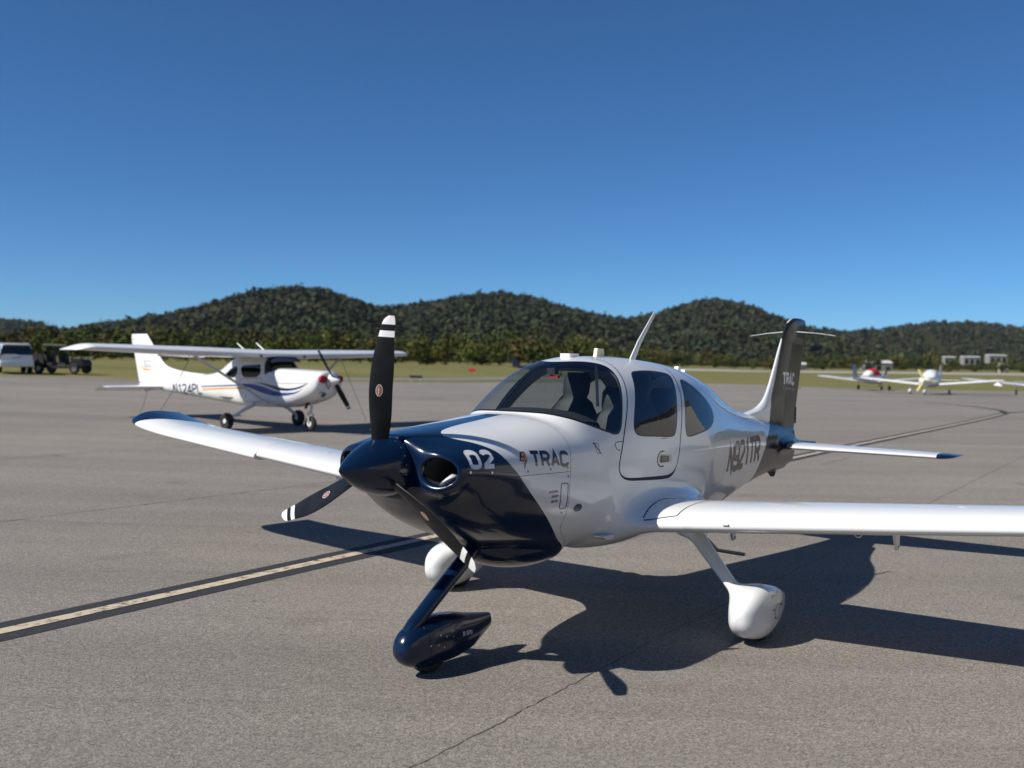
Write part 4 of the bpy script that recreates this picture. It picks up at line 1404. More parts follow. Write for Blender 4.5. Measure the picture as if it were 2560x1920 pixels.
# ---- spinner
mb = MB()
prof = [(0.0, 0.0)]
for i in range(1, 25):
    t = i / 24
    prof.append((0.425 * t, 0.188 * (1 - (1 - t) ** 1.75) ** 0.90))
prof += [(0.430, 0.1885), (0.448, 0.186), (0.448, 0.0)]
mb.lathe(prof, 'x', 64, (0, 0, SPZ))
spinner = mb.build('spinner', M_NAVY, plane, mirror=True, ang=40)
for k in range(20):
    t = 2 * math.pi * k / 20 + 0.1
    m_ = MB(); rr = 0.1865
    m_.lathe([(-0.0015, 0.0), (-0.0015, 0.0055), (0.002, 0.0055)], 'z', 8)
    rot = Matrix.Rotation(0, 3, 'X')
    V = [(0.402 + v[0], 0, 0) for v in m_.V]
    nrm = Vector((0.0, math.cos(t), math.sin(t)))
    tan = Vector((0, -math.sin(t), math.cos(t)))
    V = [Vector((0.400, 0, SPZ)) + nrm * (0.1862 - v[2]) + Vector((1, 0, 0)) * v[0] + tan * v[1] for v in m_.V]
    s_ = MB(); s_.add(V, m_.F); s_.build('screw', M_METAL, spinner, mirror=True)

# ---- propeller blades
PSI0 = R(-3.48); PX = 0.335
B_LE = pchip([0.10, 0.143, 0.244, 0.341, 0.483, 0.58, 0.675, 0.811, 0.885, 0.917, 0.939], [0.035, 0.039, 0.051, 0.064, 0.075, 0.073, 0.064, 0.037, 0.021, 0.006, -0.022])
B_TE = pchip([0.10, 0.143, 0.244, 0.341, 0.483, 0.58, 0.675, 0.811, 0.885, 0.914, 0.939], [0.045, 0.055, 0.065, 0.069, 0.067, 0.069, 0.068, 0.062, 0.063, 0.061, 0.056])
B_TW = pchip([0.1, 0.25, 0.5, 0.75, 0.94], [48, 40, 30, 23, 19])
B_TH = pchip([0.1, 0.2, 0.4, 0.7, 0.94], [0.040, 0.030, 0.016, 0.010, 0.006])
FSEC = naca(12, 0.10, 0.03, 0.4)
blades = []
for k in range(3):
    psi = PSI0 + k * 2 * math.pi / 3
    er = np.array([0, -math.sin(psi), math.cos(psi)])
    em = np.array([0, -math.cos(psi), -math.sin(psi)])
    ex = np.array([1.0, 0, 0])
    rs = np.concatenate([np.linspace(0.12, 0.88, 34), np.linspace(0.89, 0.9385, 12)])
    rings = []
    for r_ in rs:
        b = R(B_TW(np.array([r_]))[0])
        le = B_LE(np.array([r_]))[0] / 0.96; te = B_TE(np.array([r_]))[0] / 0.96; th = B_TH(np.array([r_]))[0]
        cd = -em * math.cos(b) + ex * math.sin(b)          # leading -> trailing
        nd = em * math.sin(b) + ex * math.cos(b)
        nd = -nd                                           # front (cambered) face looks forward
        ch = le + te
        pts = []
        for c, t in FSEC:
            pts.append(np.array([PX, 0, SPZ]) + er * r_ + cd * (-le + c * ch) + nd * (t / 0.10 * th * 0.9))
        rings.append(np.array(pts))
    pm = grid_pm(rings)
    # make normals point out
    cen = np.array([PX, 0, SPZ]) + er * 0.5
    if ((pm.V - (np.array([PX, 0, SPZ]) + er * ((pm.V - np.array([PX, 0, SPZ])) @ er)[:, None])) * pm.N).sum() < 0:
        pm = pm.flipped()
    cap = fan_cap(rings[-1])
    if (cap.N.mean(0) @ er) < 0: cap = cap.flipped()
    rad = lambda P: (P - np.array([PX, 0, SPZ])) @ er
    rest, w1 = pm.split(lambda P: rad(P) - 0.884)
    rest, b1 = rest.split(lambda P: rad(P) - 0.845)
    rest, w2 = rest.split(lambda P: rad(P) - 0.806)
    bl = multi_obj('propeller_blade', [(rest.merged(b1), M_BLACKP), (w1.merged(w2).merged(cap), M_BLADEW)], plane)
    blades.append(bl)
    # maker's oval badge on the front face
    bb = BVHTree.FromPolygons([Vector(v) for v in pm.V], [tuple(int(i) for i in f if i >= 0) for f in pm.F])
    b = R(B_TW(np.array([0.45]))[0])
    cd = -em * math.cos(b) + ex * math.sin(b); nd = -(em * math.sin(b) + ex * math.cos(b))
    rc = 0.475
    off_c = -0.012 if k == 0 else 0.0
    o0 = np.array([PX, 0, SPZ]) + er * rc + cd * off_c + nd * 0.3
    mp = lambda u, v, o0=o0, cd=cd, er=er: tuple(o0 + cd * u + er * v)
    el = lambda a, c: [(a * math.cos(t), c * math.sin(t)) for t in np.linspace(0, 2 * math.pi, 26, endpoint=False)]
    kw = dict(direction=tuple(-nd), bvh=bb)
    for (a_, c_, m_, of) in ((0.0215, 0.037, M_INKW, 0.0006), (0.0185, 0.034, M_BADGE, 0.0012)):
        V2, F = fan_poly(el(a_, c_), 1); decal('badge', V2, F, mp, m_, bl, off=of, **kw)
    V2, F = fan_poly([(-0.012, -0.024), (0.004, -0.028), (0.006, 0.026), (-0.012, 0.024)], 2); decal('badge', V2, F, mp, M_RED, bl, off=0.0018, **kw)
    L, w = text_strokes('HARTZELL', 0.0085, 0.0018, 1.0, 0.2)
    L = [[(-(py - 0.004) - 0.003, (px / w - 0.5) * 0.048) for px, py in l] for l in L]
    V2, F = stroke_mesh(L, 0.0018, 0.004); decal('badge', V2, F, mp, M_INKW, bl, off=0.0024, **kw)

# ---- wings
def wing_ring(y, foil):
    s = 1 if y > 0 else -1
    ya = abs(y)
    le = 2.335 + 0.050 * ya; z = 0.805 + 0.085 * ya; ch = 1.425 - 0.115 * ya
    up = 0.0
    if ya > 5.10:
        t = (ya - 5.10) / 0.80
        d = 0.09 * t ** 5
        le += d; ch = ch - d
        z += 0.045 * t ** 1.6; up = 0.045 * t ** 1.4
    f = foil.copy()
    sc = 1.0
    if ya > 5.86: sc = 1.15 * max(0.2, math.sqrt(max(0.0, 1 - ((ya - 5.86) / 0.102) ** 2)))
    elif ya > 5.1: sc = 1.0 + 0.15 * (ya - 5.1) / 0.76
    P = np.stack([le + f[:, 0] * ch, np.full(len(f), y), z + up * f[:, 0] + f[:, 1] * ch * sc], 1)
    return P
FW = naca(30, 0.155, 0.025, 0.4)
FC = FW.copy()                                   # outer leading-edge cuff: longer, drooped nose
m_ = FC[:, 0] < 0.25
FC[m_, 1] -= 0.022 * (1 - FC[m_, 0] / 0.25) ** 1.3
FC[m_, 0] -= 0.030 * (1 - FC[m_, 0] / 0.25) ** 1.5
for s in (1, -1):
    ys1 = np.linspace(1.095, 3.60, 26); ys2 = np.concatenate([np.linspace(3.605, 5.10, 18), np.concatenate([np.linspace(5.14, 5.86, 14), np.linspace(5.875, 5.96, 10)])])
    A = grid_pm([wing_ring(s * y, FW) for y in ys1]); Bp = grid_pm([wing_ring(s * y, FC) for y in ys2])
    if s > 0: pass
    for pm in (A, Bp):
        top = pm.V[:, 2] > (0.805 + 0.085 * np.abs(pm.V[:, 1]) + 0.06)
        if pm.N[top][:, 2].mean() < 0:
            pm.F = pm.F[:, ::-1]; pm.N = -pm.N
    capo = fan_cap(wing_ring(s * 5.96, FC)); capi = fan_cap(wing_ring(s * 3.605, FC)); capa = fan_cap(wing_ring(s * 3.60, FW))
    cfun = lambda P: (P[:, 0] - (2.335 + 0.050 * np.abs(P[:, 1]))) / (1.425 - 0.115 * np.abs(P[:, 1]))
    wall = A
    main, flap = A.split(lambda P: np.minimum(0.775 - cfun(P), 1.0) * -1 + np.where(np.abs(P[:, 1]) < 1.16, -1, 0))
    main, fg = main.split(lambda P: cfun(P) - 0.771 + np.where(np.abs(P[:, 1]) < 1.16, -1, 0))
    omain, ail = Bp.split(lambda P: cfun(P) - 0.80 + np.where(np.abs(P[:, 1]) > 5.08, -1, 0))
    omain, ag = omain.split(lambda P: cfun(P) - 0.796 + np.where(np.abs(P[:, 1]) > 5.08, -1, 0))
    tipf = lambda P: 5.26 + 0.50 * np.clip(1 - cfun(P) * 1.0, 0, 1) ** 3 + 0.10 * np.clip(cfun(P) - 0.5, 0, 1) - np.abs(P[:, 1])
    tipn, omain = omain.split(tipf)
    wg = multi_obj('wing', [(main, M_WHITE), (omain, M_WHITE), (tipn, M_NAVY), (capo, M_NAVY), (capi, M_WHITE), (capa, M_WHITE), (fg, M_GAP), (ag, M_GAP)], plane)
    multi_obj('flap', [(flap, M_WHITE)], wg)
    multi_obj('aileron', [(ail, M_WHITE)], wg)
    # stall strip, tie-down ring, flap hinge brackets, fuel cap under/over the wing
    y0 = 1.42 * s
    def wz(x, y, top):
        c = (x - (2.335 + 0.050 * abs(y))) / (1.425 - 0.115 * abs(y))
        f = FW[:30] if top else FW[29:]
        f = f[np.argsort(f[:, 0])]
        return 0.805 + 0.085 * abs(y) + np.interp(c, f[:, 0], f[:, 1]) * (1.425 - 0.115 * abs(y))
    m = MB()
    le0 = lambda y: 2.335 + 0.050 * abs(y)
    m.tube([(le0(1.45) - 0.004, s * 1.40, 0.805 + 0.085 * 1.40 + 0.016), (le0(1.44) - 0.003, s * 1.44, 0.805 + 0.085 * 1.44 + 0.016)], 0.011, 6)
    m.build('stall_strip', M_WHITE, wg, mirror=True)
    for yy, xx in ((1.02, 3.42), (2.36, 3.22)):
        m = MB()
        zb = wz(xx, yy, False)
        m.prism([(xx - 0.06, zb + 0.03), (xx + 0.14, zb + 0.05), (xx + 0.105, zb - 0.225), (xx + 0.065, zb - 0.225)], 'y', s * yy - 0.012, s * yy + 0.012)
        m.build('flap_hinge', M_WHITE, wg, mirror=True)
        for hz in (0.03, 0.20):
            m = MB(); m.lathe([(-0.0155, 0.0), (-0.0155, 0.008), (0.0155, 0.008), (0.0155, 0.0)], 'y', 10, (xx + 0.085, s * yy, zb - hz)); m.build('bolt', M_GAP, wg, mirror=True)
    m = MB()
    c_ = Vector((2.86, s * 2.21, wz(2.86, 2.21, False) - 0.028))
    pts = [c_ + Vector((0, 0.026 * math.cos(t), 0.026 * math.sin(t))) for t in np.linspace(0, 2 * math.pi, 15)]
    m.tube(pts, 0.006, 8, cap=False); m.build('tie_down_ring', M_METAL, wg, mirror=True)
    m = MB(); m.lathe([(-0.004, 0.0), (0.002, 0.032), (0.0, 0.035)], 'z', 20, (2.80, s * 2.9, wz(2.95, 2.9, True) + 0.002)); m.build('fuel_cap', M_WHITE, wg, mirror=True)
    if s < 0:
        m = MB(); m.prism([(2.62, 0.98), (2.75, 0.98), (2.74, 0.90), (2.66, 0.885)], 'y', -2.62, -2.59); m.build('pitot_mast', M_WHITE, wg, mirror=True)

# wing-walk outline on the left root, boarding step
hb = BVHTree.FromPolygons([Vector(v) for v in hull.V], [tuple(int(i) for i in f if i >= 0) for f in hull.F])
top_map = lambda u, v: (u, v, 1.3)
wp = chaikin([(2.395, 0.775), (2.50, 0.765), (2.66, 0.76), (2.80, 0.77), (2.95, 0.80), (3.2, 0.85)], 2, False)
ring_decal('walkway_line', wp, 0.008, top_map, M_INK, plane, closed=False, direction=(0, 0, -1), bvh=hb)
ring_decal('walkway_line', [(2.385, 0.785), (2.42, 0.90), (2.45, 1.02)], 0.008, top_map, M_INK, plane, closed=False, direction=(0, 0, -1), bvh=hb)
ring_decal('walkway_line', chaikin([(2.45, 1.02), (2.62, 1.03), (2.85, 1.06), (3.05, 1.09)], 2, False), 0.008, top_map, M_INK, plane, closed=False, direction=(0, 0, -1), bvh=hb)

# ---- tailplane
for s in (1, -1):
    ys = np.concatenate([np.linspace(0.10, 1.80, 14), np.linspace(1.83, 1.96, 8)])
    rings = []
    for y in ys:
        t = max(0, (y - 1.80) / 0.16)
        ch = S_CH(y) - 0.16 * t ** 2.2; le = S_LE(y) + 0.16 * t ** 2.2
        sc = math.sqrt(max(0.03, 1 - 0.97 * t ** 3))
        rings.append(np.stack([le + SFOIL[:, 0] * ch, np.full(len(SFOIL), s * y), S_Z(y) + SFOIL[:, 1] * ch * sc], 1))
    pm = grid_pm(rings)
    top = pm.V[:, 2] > S_Z(pm.V[:, 1]) + 0.015
    if pm.N[top][:, 2].mean() < 0: pm.F = pm.F[:, ::-1]; pm.N = -pm.N
    cf = lambda P: (P[:, 0] - S_LE(P[:, 1])) / S_CH(P[:, 1])
    fixed, elev = pm.split(lambda P: cf(P) - 0.62 + np.where(np.abs(P[:, 1]) > 1.72, -1, 0))
    fixed, eg = fixed.split(lambda P: cf(P) - 0.612 + np.where(np.abs(P[:, 1]) > 1.72, -1, 0))
    tip, fixed = fixed.split(lambda P: 1.80 - 0.02 * cf(P) - np.abs(P[:, 1]))
    st = multi_obj('tailplane', [(fixed, M_WHITE), (tip, M_NAVY), (fan_cap(rings[-1]), M_NAVY), (eg, M_GAP)], plane)
    multi_obj('elevator', [(elev, M_WHITE)], st)

# ---- fin and rudder
F_LE = pchip([0.8, 1.40, 1.50, 1.538, 1.575, 1.62, 1.687, 1.80, 1.99, 2.305, 2.521, 2.575, 2.61, 2.632, 2.641],
             [6.30, 6.05, 6.03, 6.12, 6.405, 6.58, 6.72, 6.84, 6.98, 7.194, 7.360, 7.42, 7.50, 7.59, 7.70])
F_TE = pchip([0.86, 0.90, 1.021, 1.157, 1.515, 2.016, 2.55, 2.60, 2.63, 2.641], [7.40, 7.50, 7.60, 7.672, 7.757, 7.91, 8.065, 8.06, 8.00, 7.86])
zs = np.concatenate([[0.868, 0.88, 0.90], np.linspace(0.95, 1.5, 10), np.linspace(1.515, 1.72, 14), np.linspace(1.75, 2.52, 24), [2.55, 2.575, 2.60, 2.615, 2.628, 2.637, 2.641]])
rings = []
SF = naca(34, 0.10, 0.0, 0.4)
for z in zs:
    le = float(F_LE(np.array([z]))[0]); te = float(F_TE(np.array([z]))[0])
    ch = te - le
    hw = 0.052 - 0.012 * (z - 1.5)
    if z < 1.72: hw += 0.02 * (1.72 - z) / 0.3 if z > 1.4 else 0.02
    if z > 2.52: hw *= math.sqrt(max(0.02, 1 - ((z - 2.52) / 0.1225) ** 2))
    # leading part keeps a constant nose radius whatever the chord
    c = SF[:, 0]
    cl = np.minimum(c * ch / 0.80, 1.0) if ch > 0.8 else c
    yt = np.interp(cl if ch > 0.8 else c, SF[:34][::-1, 0], SF[:34][::-1, 1]) / 0.05
    if ch > 0.8:
        dist = c * ch
        up = np.sqrt(np.clip(dist / 0.30, 0, 1)) * (1.5 - 0.5 * np.clip(dist / 0.30, 0, 1))
        dn = np.clip((1 - c) * ch / 0.55, 0, 1)
        yt = np.minimum(up, dn)
    sg = np.sign(SF[:, 1]); 
    rings.append(np.stack([le + c * ch, sg * np.maximum(yt * hw, 0.0015), np.full(len(SF), z)], 1))
pm = grid_pm(rings)
if ((pm.V[:, 1] * pm.N[:, 1])).mean() < 0: pm.F = pm.F[:, ::-1]; pm.N = -pm.N
capT = fan_cap(rings[-1]); 
if capT.N[:, 2].mean() < 0: capT = capT.flipped()
RH = pchip([0.80, 0.884, 1.082, 1.176, 1.526, 1.77, 2.44, 2.505], [7.14, 7.165, 7.288, 7.334, 7.434, 7.507, 7.715, 7.735])
def rud(P): return np.where(P[:, 2] > 2.50, 1.0, RH(P[:, 2]) - P[:, 0])
def rud2(P): return np.where(P[:, 2] > 2.505, -1.0, P[:, 0] - RH(P[:, 2]))
fin_, rd = pm.split(lambda P: rud2(P) + 0.003)
gp, rd = rd.split(lambda P: rud2(P) - 0.004)
DK = pchip([1.1, 1.27, 1.489, 1.664, 1.873, 2.063, 2.304, 2.50, 2.563, 2.60, 2.641], [6.66, 6.697, 6.755, 6.83, 6.967, 7.071, 7.205, 7.33, 7.40, 7.48, 7.62])
wf, df = fin_.split(lambda P: P[:, 0] - DK(P[:, 2]))
fin = multi_obj('fin', [(wf, M_WHITE), (df, M_GRAPH), (capT, M_GRAPH), (gp, M_GAP)], plane)
rudder = multi_obj('rudder', [(rd, M_GRAPH), (aft, M_GRAPH)], plane)
fb = BVHTree.FromPolygons([Vector(v) for v in pm.V], [tuple(int(i) for i in f if i >= 0) for f in pm.F])
def fin_text(txt, x0, z0, h, length, th, gap):
    G, w = text_glyphs(txt, h, th, 1.0, gap)
    s = (length - th) / w
    if h < 0.05: G = [sum(G, [])]
    for L in G:
        L = [[(th / 2 + px * s, py) for px, py in l] for l in L]
        V2, F = stroke_mesh(L, th, seg=0.03)
        o = decal('letter', V2, F, side_map(x0, z0, -0.02, 0.02), M_INKG if h < 0.1 else M_INKW, fin, off=0.003, bvh=fb)
        if h < 0.05: o['kind'] = 'stuff'
fin_text('TRAC', 7.18, 1.84, 0.155, 0.46, 0.034, 0.24)
fin_text('FLIGHT TRAINING', 7.185, 1.785, 0.034, 0.44, 0.006, 0.25)
m = MB(); m.box((7.765, 0, 1.475), (0.035, 0.012, 0.20)); m.build('trim_tab', M_GAP, rudder, mirror=True)
m = MB(); m.prism([(6.93, 0.875), (7.12, 0.878), (7.075, 0.800), (7.03, 0.79), (6.99, 0.815)], 'y', -0.02, 0.02); m.build('tail_skid', M_GAP, plane, mirror=True)
for z_, x_ in ((1.80, 7.85), (2.20, 7.97), (2.36, 8.02)):
    m = MB(); m.tube([(x_, 0, z_), (x_ + 0.10, 0, z_ + 0.004)], 0.003, 5); m.build('static_wick', M_GAP, rudder, mirror=True)

# ---- roof and belly fittings
m = MB()
P = round_poly([(2.50, -0.055), (2.66, -0.045), (2.66, 0.045), (2.50, 0.055)], 0.03)
zt = 2.112
m.prism([tuple(p) for p in P], 'z', zt - 0.02, zt + 0.028); m.build('antenna_puck', M_WHITE, plane, mirror=True, ang=50)
m = MB(); m.tube([(3.42, 0.10, 2.085), (3.55, 0.10, 2.25), (3.83, 0.10, 2.515)], [0.042, 0.030, 0.018], 10, flat=((0, 1, 0), 0.40)); m.build('whip_antenna', M_WHITE, plane, mirror=True)
for x_, z_ in ((4.50, 1.995), (4.64, 1.965)):
    m = MB(); m.prism([(x_ - 0.05, z_ - 0.05), (x_ + 0.05, z_ - 0.06), (x_ + 0.045, z_ + 0.045), (x_ + 0.0, z_ + 0.05)], 'y', -0.02, 0.02); m.build('blade_antenna', M_WHITE, plane, mirror=True)
m = MB(); m.prism([(2.96, 2.10), (3.10, 2.10), (3.09, 2.185), (2.985, 2.19)], 'y', -0.016, 0.016); m.build('blade_antenna', mat('cream_antenna', (0.62, 0.60, 0.45), rough=0.5), plane, mirror=True)
for s in (1, -1):
    m = MB(); m.tube([(7.55, s * 0.035, 2.475), (7.58, s * 0.30, 2.455), (7.60, s * 0.52, 2.425)], [0.006, 0.004, 0.003], 6); m.build('nav_antenna', M_WHITE, fin, mirror=True)
# boarding step behind the left wing
for s in (1, -1):
    m = MB(); m.tube([(3.62, s * 0.62, 0.72), (3.86, s * 0.72, 0.49), (3.86, s * 0.72, 0.475)], 0.016, 8)
    m.tube([(3.86, s * 0.68, 0.475), (3.86, s * 0.98, 0.465)], 0.016, 8); m.build('boarding_step', M_METAL, plane, mirror=True)
m = MB(); m.prism([(2.13, 0.80), (2.30, 0.80), (2.29, 0.765), (2.18, 0.77)], 'y', 0.50, 0.585); m.build('belly_vent', M_WHITE, plane, mirror=True)
# navigation lights
# ---- main wheels: leg, spat, tyre
def spat_field(P, L0, L1, w, zb, zt, tailz, s):
    """tear-drop fairing along x"""
    x, y, z = P[:, 0], P[:, 1], P[:, 2]
    t = np.clip((x - L0) / (L1 - L0), 0, 1)
    prof = np.sqrt(np.clip(1 - ((0.33 - np.minimum(t, 0.33)) / 0.33) ** 2, 0, 1)) * np.where(t > 0.33, 1 - ((t - 0.33) / 0.67) ** 1.7 * 0.9, 1)
    prof = np.maximum(prof, 0.02)
    zc0 = (zb + zt) / 2
    zc = zc0 + (tailz - zc0) * sstep(t, 0.35, 1.0)
    hz = (zt - zb) / 2 * np.maximum(prof, 0.02)
    wy = w * np.maximum(prof, 0.02) ** 0.9
    d = radial(y, z, zc, hz, hz, wy, 2.9)
    d = smax(d, L0 - x, 0.02); d = smax(d, x - L1, 0.01)
    return d
GY = 1.44
for s in (1, -1):
    gear = empty('main_gear'); gear.parent = plane
    def f(P):
        Q = P - np.array([0, s * GY, 0])
        d = spat_field(Q, 2.60, 3.52, 0.148, 0.04, 0.430, 0.24, s)
        # leg: flattened tapered blade from the wing root down into the fairing
        a = np.array([3.02, s * 0.86, 0.80]); b = np.array([2.86, s * 1.33, 0.36])
        ab = b - a; t = np.clip(((P - a) @ ab) / (ab @ ab), 0, 1)
        q = P - a - t[:, None] * ab
        n1 = np.array([0, -ab[2] * s, ab[1] * s]); n1 = n1 / np.linalg.norm(n1)
        u = q @ n1
        v = np.sqrt(np.maximum((q * q).sum(1) - u * u, 0))
        hv = 0.105 - 0.045 * t + 0.10 * sstep(-t, -0.25, 0.0); hu = 0.046 - 0.008 * t + 0.05 * sstep(-t, -0.2, 0.0)
        dl = (np.sqrt((u / hu) ** 2 + (v / hv) ** 2) - 1) * hu * 0.8
        return smin(d, dl, 0.07)
    g = PM(*surface_nets(f, (2.5, min(s * 0.75, s * 1.64), -0.02), (3.6, max(s * 0.75, s * 1.64), 0.86), 0.0125))
    g, _ = g.split(lambda P: 0.058 - P[:, 2])
    multi_obj('wheel_fairing', [(g, M_WHITE)], gear)
    m = MB(); m.lathe([(-0.06, 0.0), (-0.06, 0.09), (-0.066, 0.15), (-0.045, 0.185), (0.0, 0.195), (0.045, 0.185), (0.066, 0.15), (0.06, 0.09), (0.06, 0.0)], 'y', 30, (3.02, s * GY, 0.194))
    m.build('tyre', M_RUBBER, gear, mirror=True)
    for (xx, zz) in ((2.93, 0.26), (2.96, 0.20)):
        m = MB(); m.lathe([(0, 0), (0.002, 0.006), (0, 0.008)], 'y', 10, (xx, s * (GY + 0.150), zz)); m.build('screw', M_GAP, gear, mirror=True)
    if s > 0:
        gb = BVHTree.FromPolygons([Vector(v) for v in g.V], [tuple(int(i) for i in q if i >= 0) for q in g.F])
        c = [(3.02 + 0.055 * math.cos(t), 0.235 + 0.055 * math.sin(t)) for t in np.linspace(0, 2 * math.pi, 20, endpoint=False)]
        ring_decal('valve_door', c, 0.004, lambda u, v: (u, 2.2, v), M_LENS, gear, bvh=gb)
        L, w = text_strokes('62 PSI', 0.02, 0.004, 1.0, 0.2)
        V2, F = stroke_mesh(L, 0.004, 0.01); decal('placard', V2, F, lambda u, v: (3.10 + u, 2.2, 0.255 + v), M_INK, gear, bvh=gb)

# ---- nose wheel
ng = empty('nose_gear'); ng.parent = plane
def nf(P):
    x, y, z = P[:, 0], P[:, 1], P[:, 2]
    T = pchip([0.545, 0.565, 0.61, 0.68, 0.78, 0.90, 1.05, 1.25, 1.53], [0.21, 0.265, 0.315, 0.350, 0.372, 0.380, 0.368, 0.325, 0.275])
    Bt = pchip([0.545, 0.565, 0.61, 0.68, 0.78, 0.90, 1.05, 1.15, 1.28, 1.42, 1.53], [0.195, 0.150, 0.105, 0.075, 0.055, 0.048, 0.048, 0.054, 0.074, 0.128, 0.176])
    Wd = pchip([0.545, 0.565, 0.61, 0.68, 0.80, 0.95, 1.1, 1.3, 1.53], [0.012, 0.055, 0.085, 0.105, 0.120, 0.122, 0.110, 0.078, 0.030])
    t, b, w = T(x), Bt(x), Wd(x)
    zc = (t + b) / 2
    d = radial(y, z, zc, np.maximum(t - zc, 0.006), np.maximum(zc - b, 0.006), w, 2.35)
    d = smax(d, 0.548 - x, 0.01); d = smax(d, x - 1.525, 0.006)
    # hollow behind the leg fork
    return d
g = PM(*surface_nets(nf, (0.52, -0.16, 0.02), (1.56, 0.16, 0.42), 0.009))
g, _ = g.split(lambda P: 0.062 - P[:, 2])
a, b_ = g.split(lambda P: P[:, 0] - (0.735 + 0.10 * (0.3 - P[:, 2])))
_, b_ = b_.split(lambda P: P[:, 0] - (0.738 + 0.10 * (0.3 - P[:, 2])))
multi_obj('wheel_fairing', [(a, M_NAVY), (b_, M_NAVY)], ng)
nb = BVHTree.FromPolygons([Vector(v) for v in g.V], [tuple(int(i) for i in q if i >= 0) for q in g.F])
L, w = text_strokes('30-35 PSI', 0.030, 0.005, 1.0, 0.2)
L = [[(px / w * 0.13, py) for px, py in l] for l in L]
V2, F = stroke_mesh(L, 0.005, 0.012); decal('placard', V2, F, lambda u, v: (1.085 + u, 2.2, 0.212 - u * 0.10 + v), M_INKW, ng, bvh=nb)
c = [(1.02 + 0.05 * math.cos(t), 0.175 + 0.045 * math.sin(t)) for t in np.linspace(0, 2 * math.pi, 20, endpoint=False)]
ring_decal('valve_door', c, 0.003, lambda u, v: (u, 2.2, v), M_GAP, ng, bvh=nb)
for xx, zz in ((0.72, 0.335), (0.745, 0.22), (0.765, 0.11), (0.84, 0.27), (0.90, 0.25), (0.815, 0.21), (0.875, 0.185), (0.97, 0.235)):
    c = [(xx + 0.006 * math.cos(t), zz + 0.006 * math.sin(t)) for t in np.linspace(0, 2 * math.pi, 8, endpoint=False)]
    V2, F = fan_poly(c, 1); decal('screw', V2, F, lambda u, v: (u, 2.2, v), M_METAL, ng, off=0.002, bvh=nb)
# fork leg: a flattened strut from the engine bay forward and down
m = MB()
pts = [(1.40, 0, 0.80), (1.16, 0, 0.645), (0.90, 0, 0.478), (0.70, 0, 0.348), (0.655, 0, 0.315), (0.640, 0, 0.275)]
m.tube(pts, [0.062, 0.060, 0.056, 0.052, 0.046, 0.032], 18, flat=((0.55, 0, -0.84), 0.85))
m.build('strut', M_NAVY, ng, mirror=True)
m = MB(); m.lathe([(-0.05, 0.0), (-0.05, 0.08), (-0.055, 0.13), (-0.038, 0.165), (0.0, 0.175), (0.038, 0.165), (0.055, 0.13), (0.05, 0.08), (0.05, 0.0)], 'y', 30, (0.86, 0, 0.174))
m.build('tyre', M_RUBBER, ng, mirror=True)

# ---- cabin: glareshield, panel, seats
m = MB()
ring = []
for x_, zt_, w_ in ((1.755, 1.675, 0.33), (1.90, 1.71, 0.43), (2.05, 1.725, 0.485), (2.16, 1.715, 0.51), (2.19, 1.68, 0.515), (2.17, 1.30, 0.52)):
    pts = []
    for t in np.linspace(-1, 1, 13):
        yy = t * w_
        z = zt_ - 0.085 * abs(t) ** 3.0
        pts.append((x_, yy, z))
    ring.append(np.array(pts))
V, F = loft(ring, closed=False)
mesh_obj('glareshield', V, F, M_INT, plane, mirror=True)
m = MB(); m.box((3.15, 0, 1.02), (2.4, 1.02, 0.03)); m.build('cabin_floor', M_INT, plane, mirror=True)
m = MB(); m.box((2.95, 0, 1.20), (0.75, 0.22, 0.32), taper=0.9); m.build('centre_console', M_INT, plane, mirror=True)
M_SEAT = mat('seat_leather', (0.035, 0.035, 0.037), rough=0.55)
def seat(xc, yc, zc=1.03):
    e = empty('seat', (xc, -yc, zc)); e.parent = plane
    m = MB(); m.add(*loft([np.array([(x, y, z + (0.03 if abs(y) > 0.18 else 0)) for y in np.linspace(-0.22, 0.22, 7)]) for x, z in ((-0.24, 0.16), (-0.25, 0.24), (-0.1, 0.27), (0.18, 0.24), (0.24, 0.20))], closed=False))
    o = m.build('cushion', M_SEAT, e, fix=False)
    m = MB()
    rings = []
    for z, x, w, d in ((0.15, 0.22, 0.22, 0.07), (0.35, 0.27, 0.24, 0.07), (0.60, 0.33, 0.235, 0.055), (0.70, 0.355, 0.17, 0.05), (0.74, 0.365, 0.11, 0.04), (0.78, 0.372, 0.125, 0.045), (0.90, 0.395, 0.13, 0.045), (0.955, 0.405, 0.10, 0.03)):
        t = np.linspace(0, 2 * math.pi, 16, endpoint=False)
        rings.append(np.stack([x + d * np.sign(np.cos(t)) * np.abs(np.cos(t)) ** 0.7, w * np.sign(np.sin(t)) * np.abs(np.sin(t)) ** 0.7, np.full(16, z)], 1))
    V, F = loft(rings, True, True); m.add(V, F); m.build('backrest', M_SEAT, e, ang=60)
    return e
for xc, yc, zc in ((2.78, 0.29, 1.03), (2.78, -0.29, 1.03), (3.36, 0.24, 0.90), (3.36, -0.24, 0.90)):
    seat(xc, yc, zc)
# overhead mirror/compass, door strut and centre bow under the roof
m = MB(); m.box((2.33, 0.0, 2.0), (0.06, 0.07, 0.05)); m.tube([(2.36, 0, 2.06), (2.34, 0, 2.0)], 0.01, 6); m.build('compass', M_INT, plane, mirror=True)
m = MB(); m.box((2.33, 0.02, 1.955), (0.03, 0.07, 0.02)); m.build('compass_flag', M_RED, plane, mirror=True)
m = MB(); m.tube([(2.72, 0.16, 2.06), (2.72, 0.18, 1.72)], 0.014, 6); m.build('harness_strap', M_INKG, plane, mirror=True)
m = MB(); m.tube([(2.24, 0.30, 1.62), (2.30, 0.30, 1.55), (2.36, 0.30, 1.45)], 0.02, 8); m.box((2.25, 0.30, 1.63), (0.04, 0.10, 0.06)); m.build('side_yoke', M_INT, plane, mirror=True)
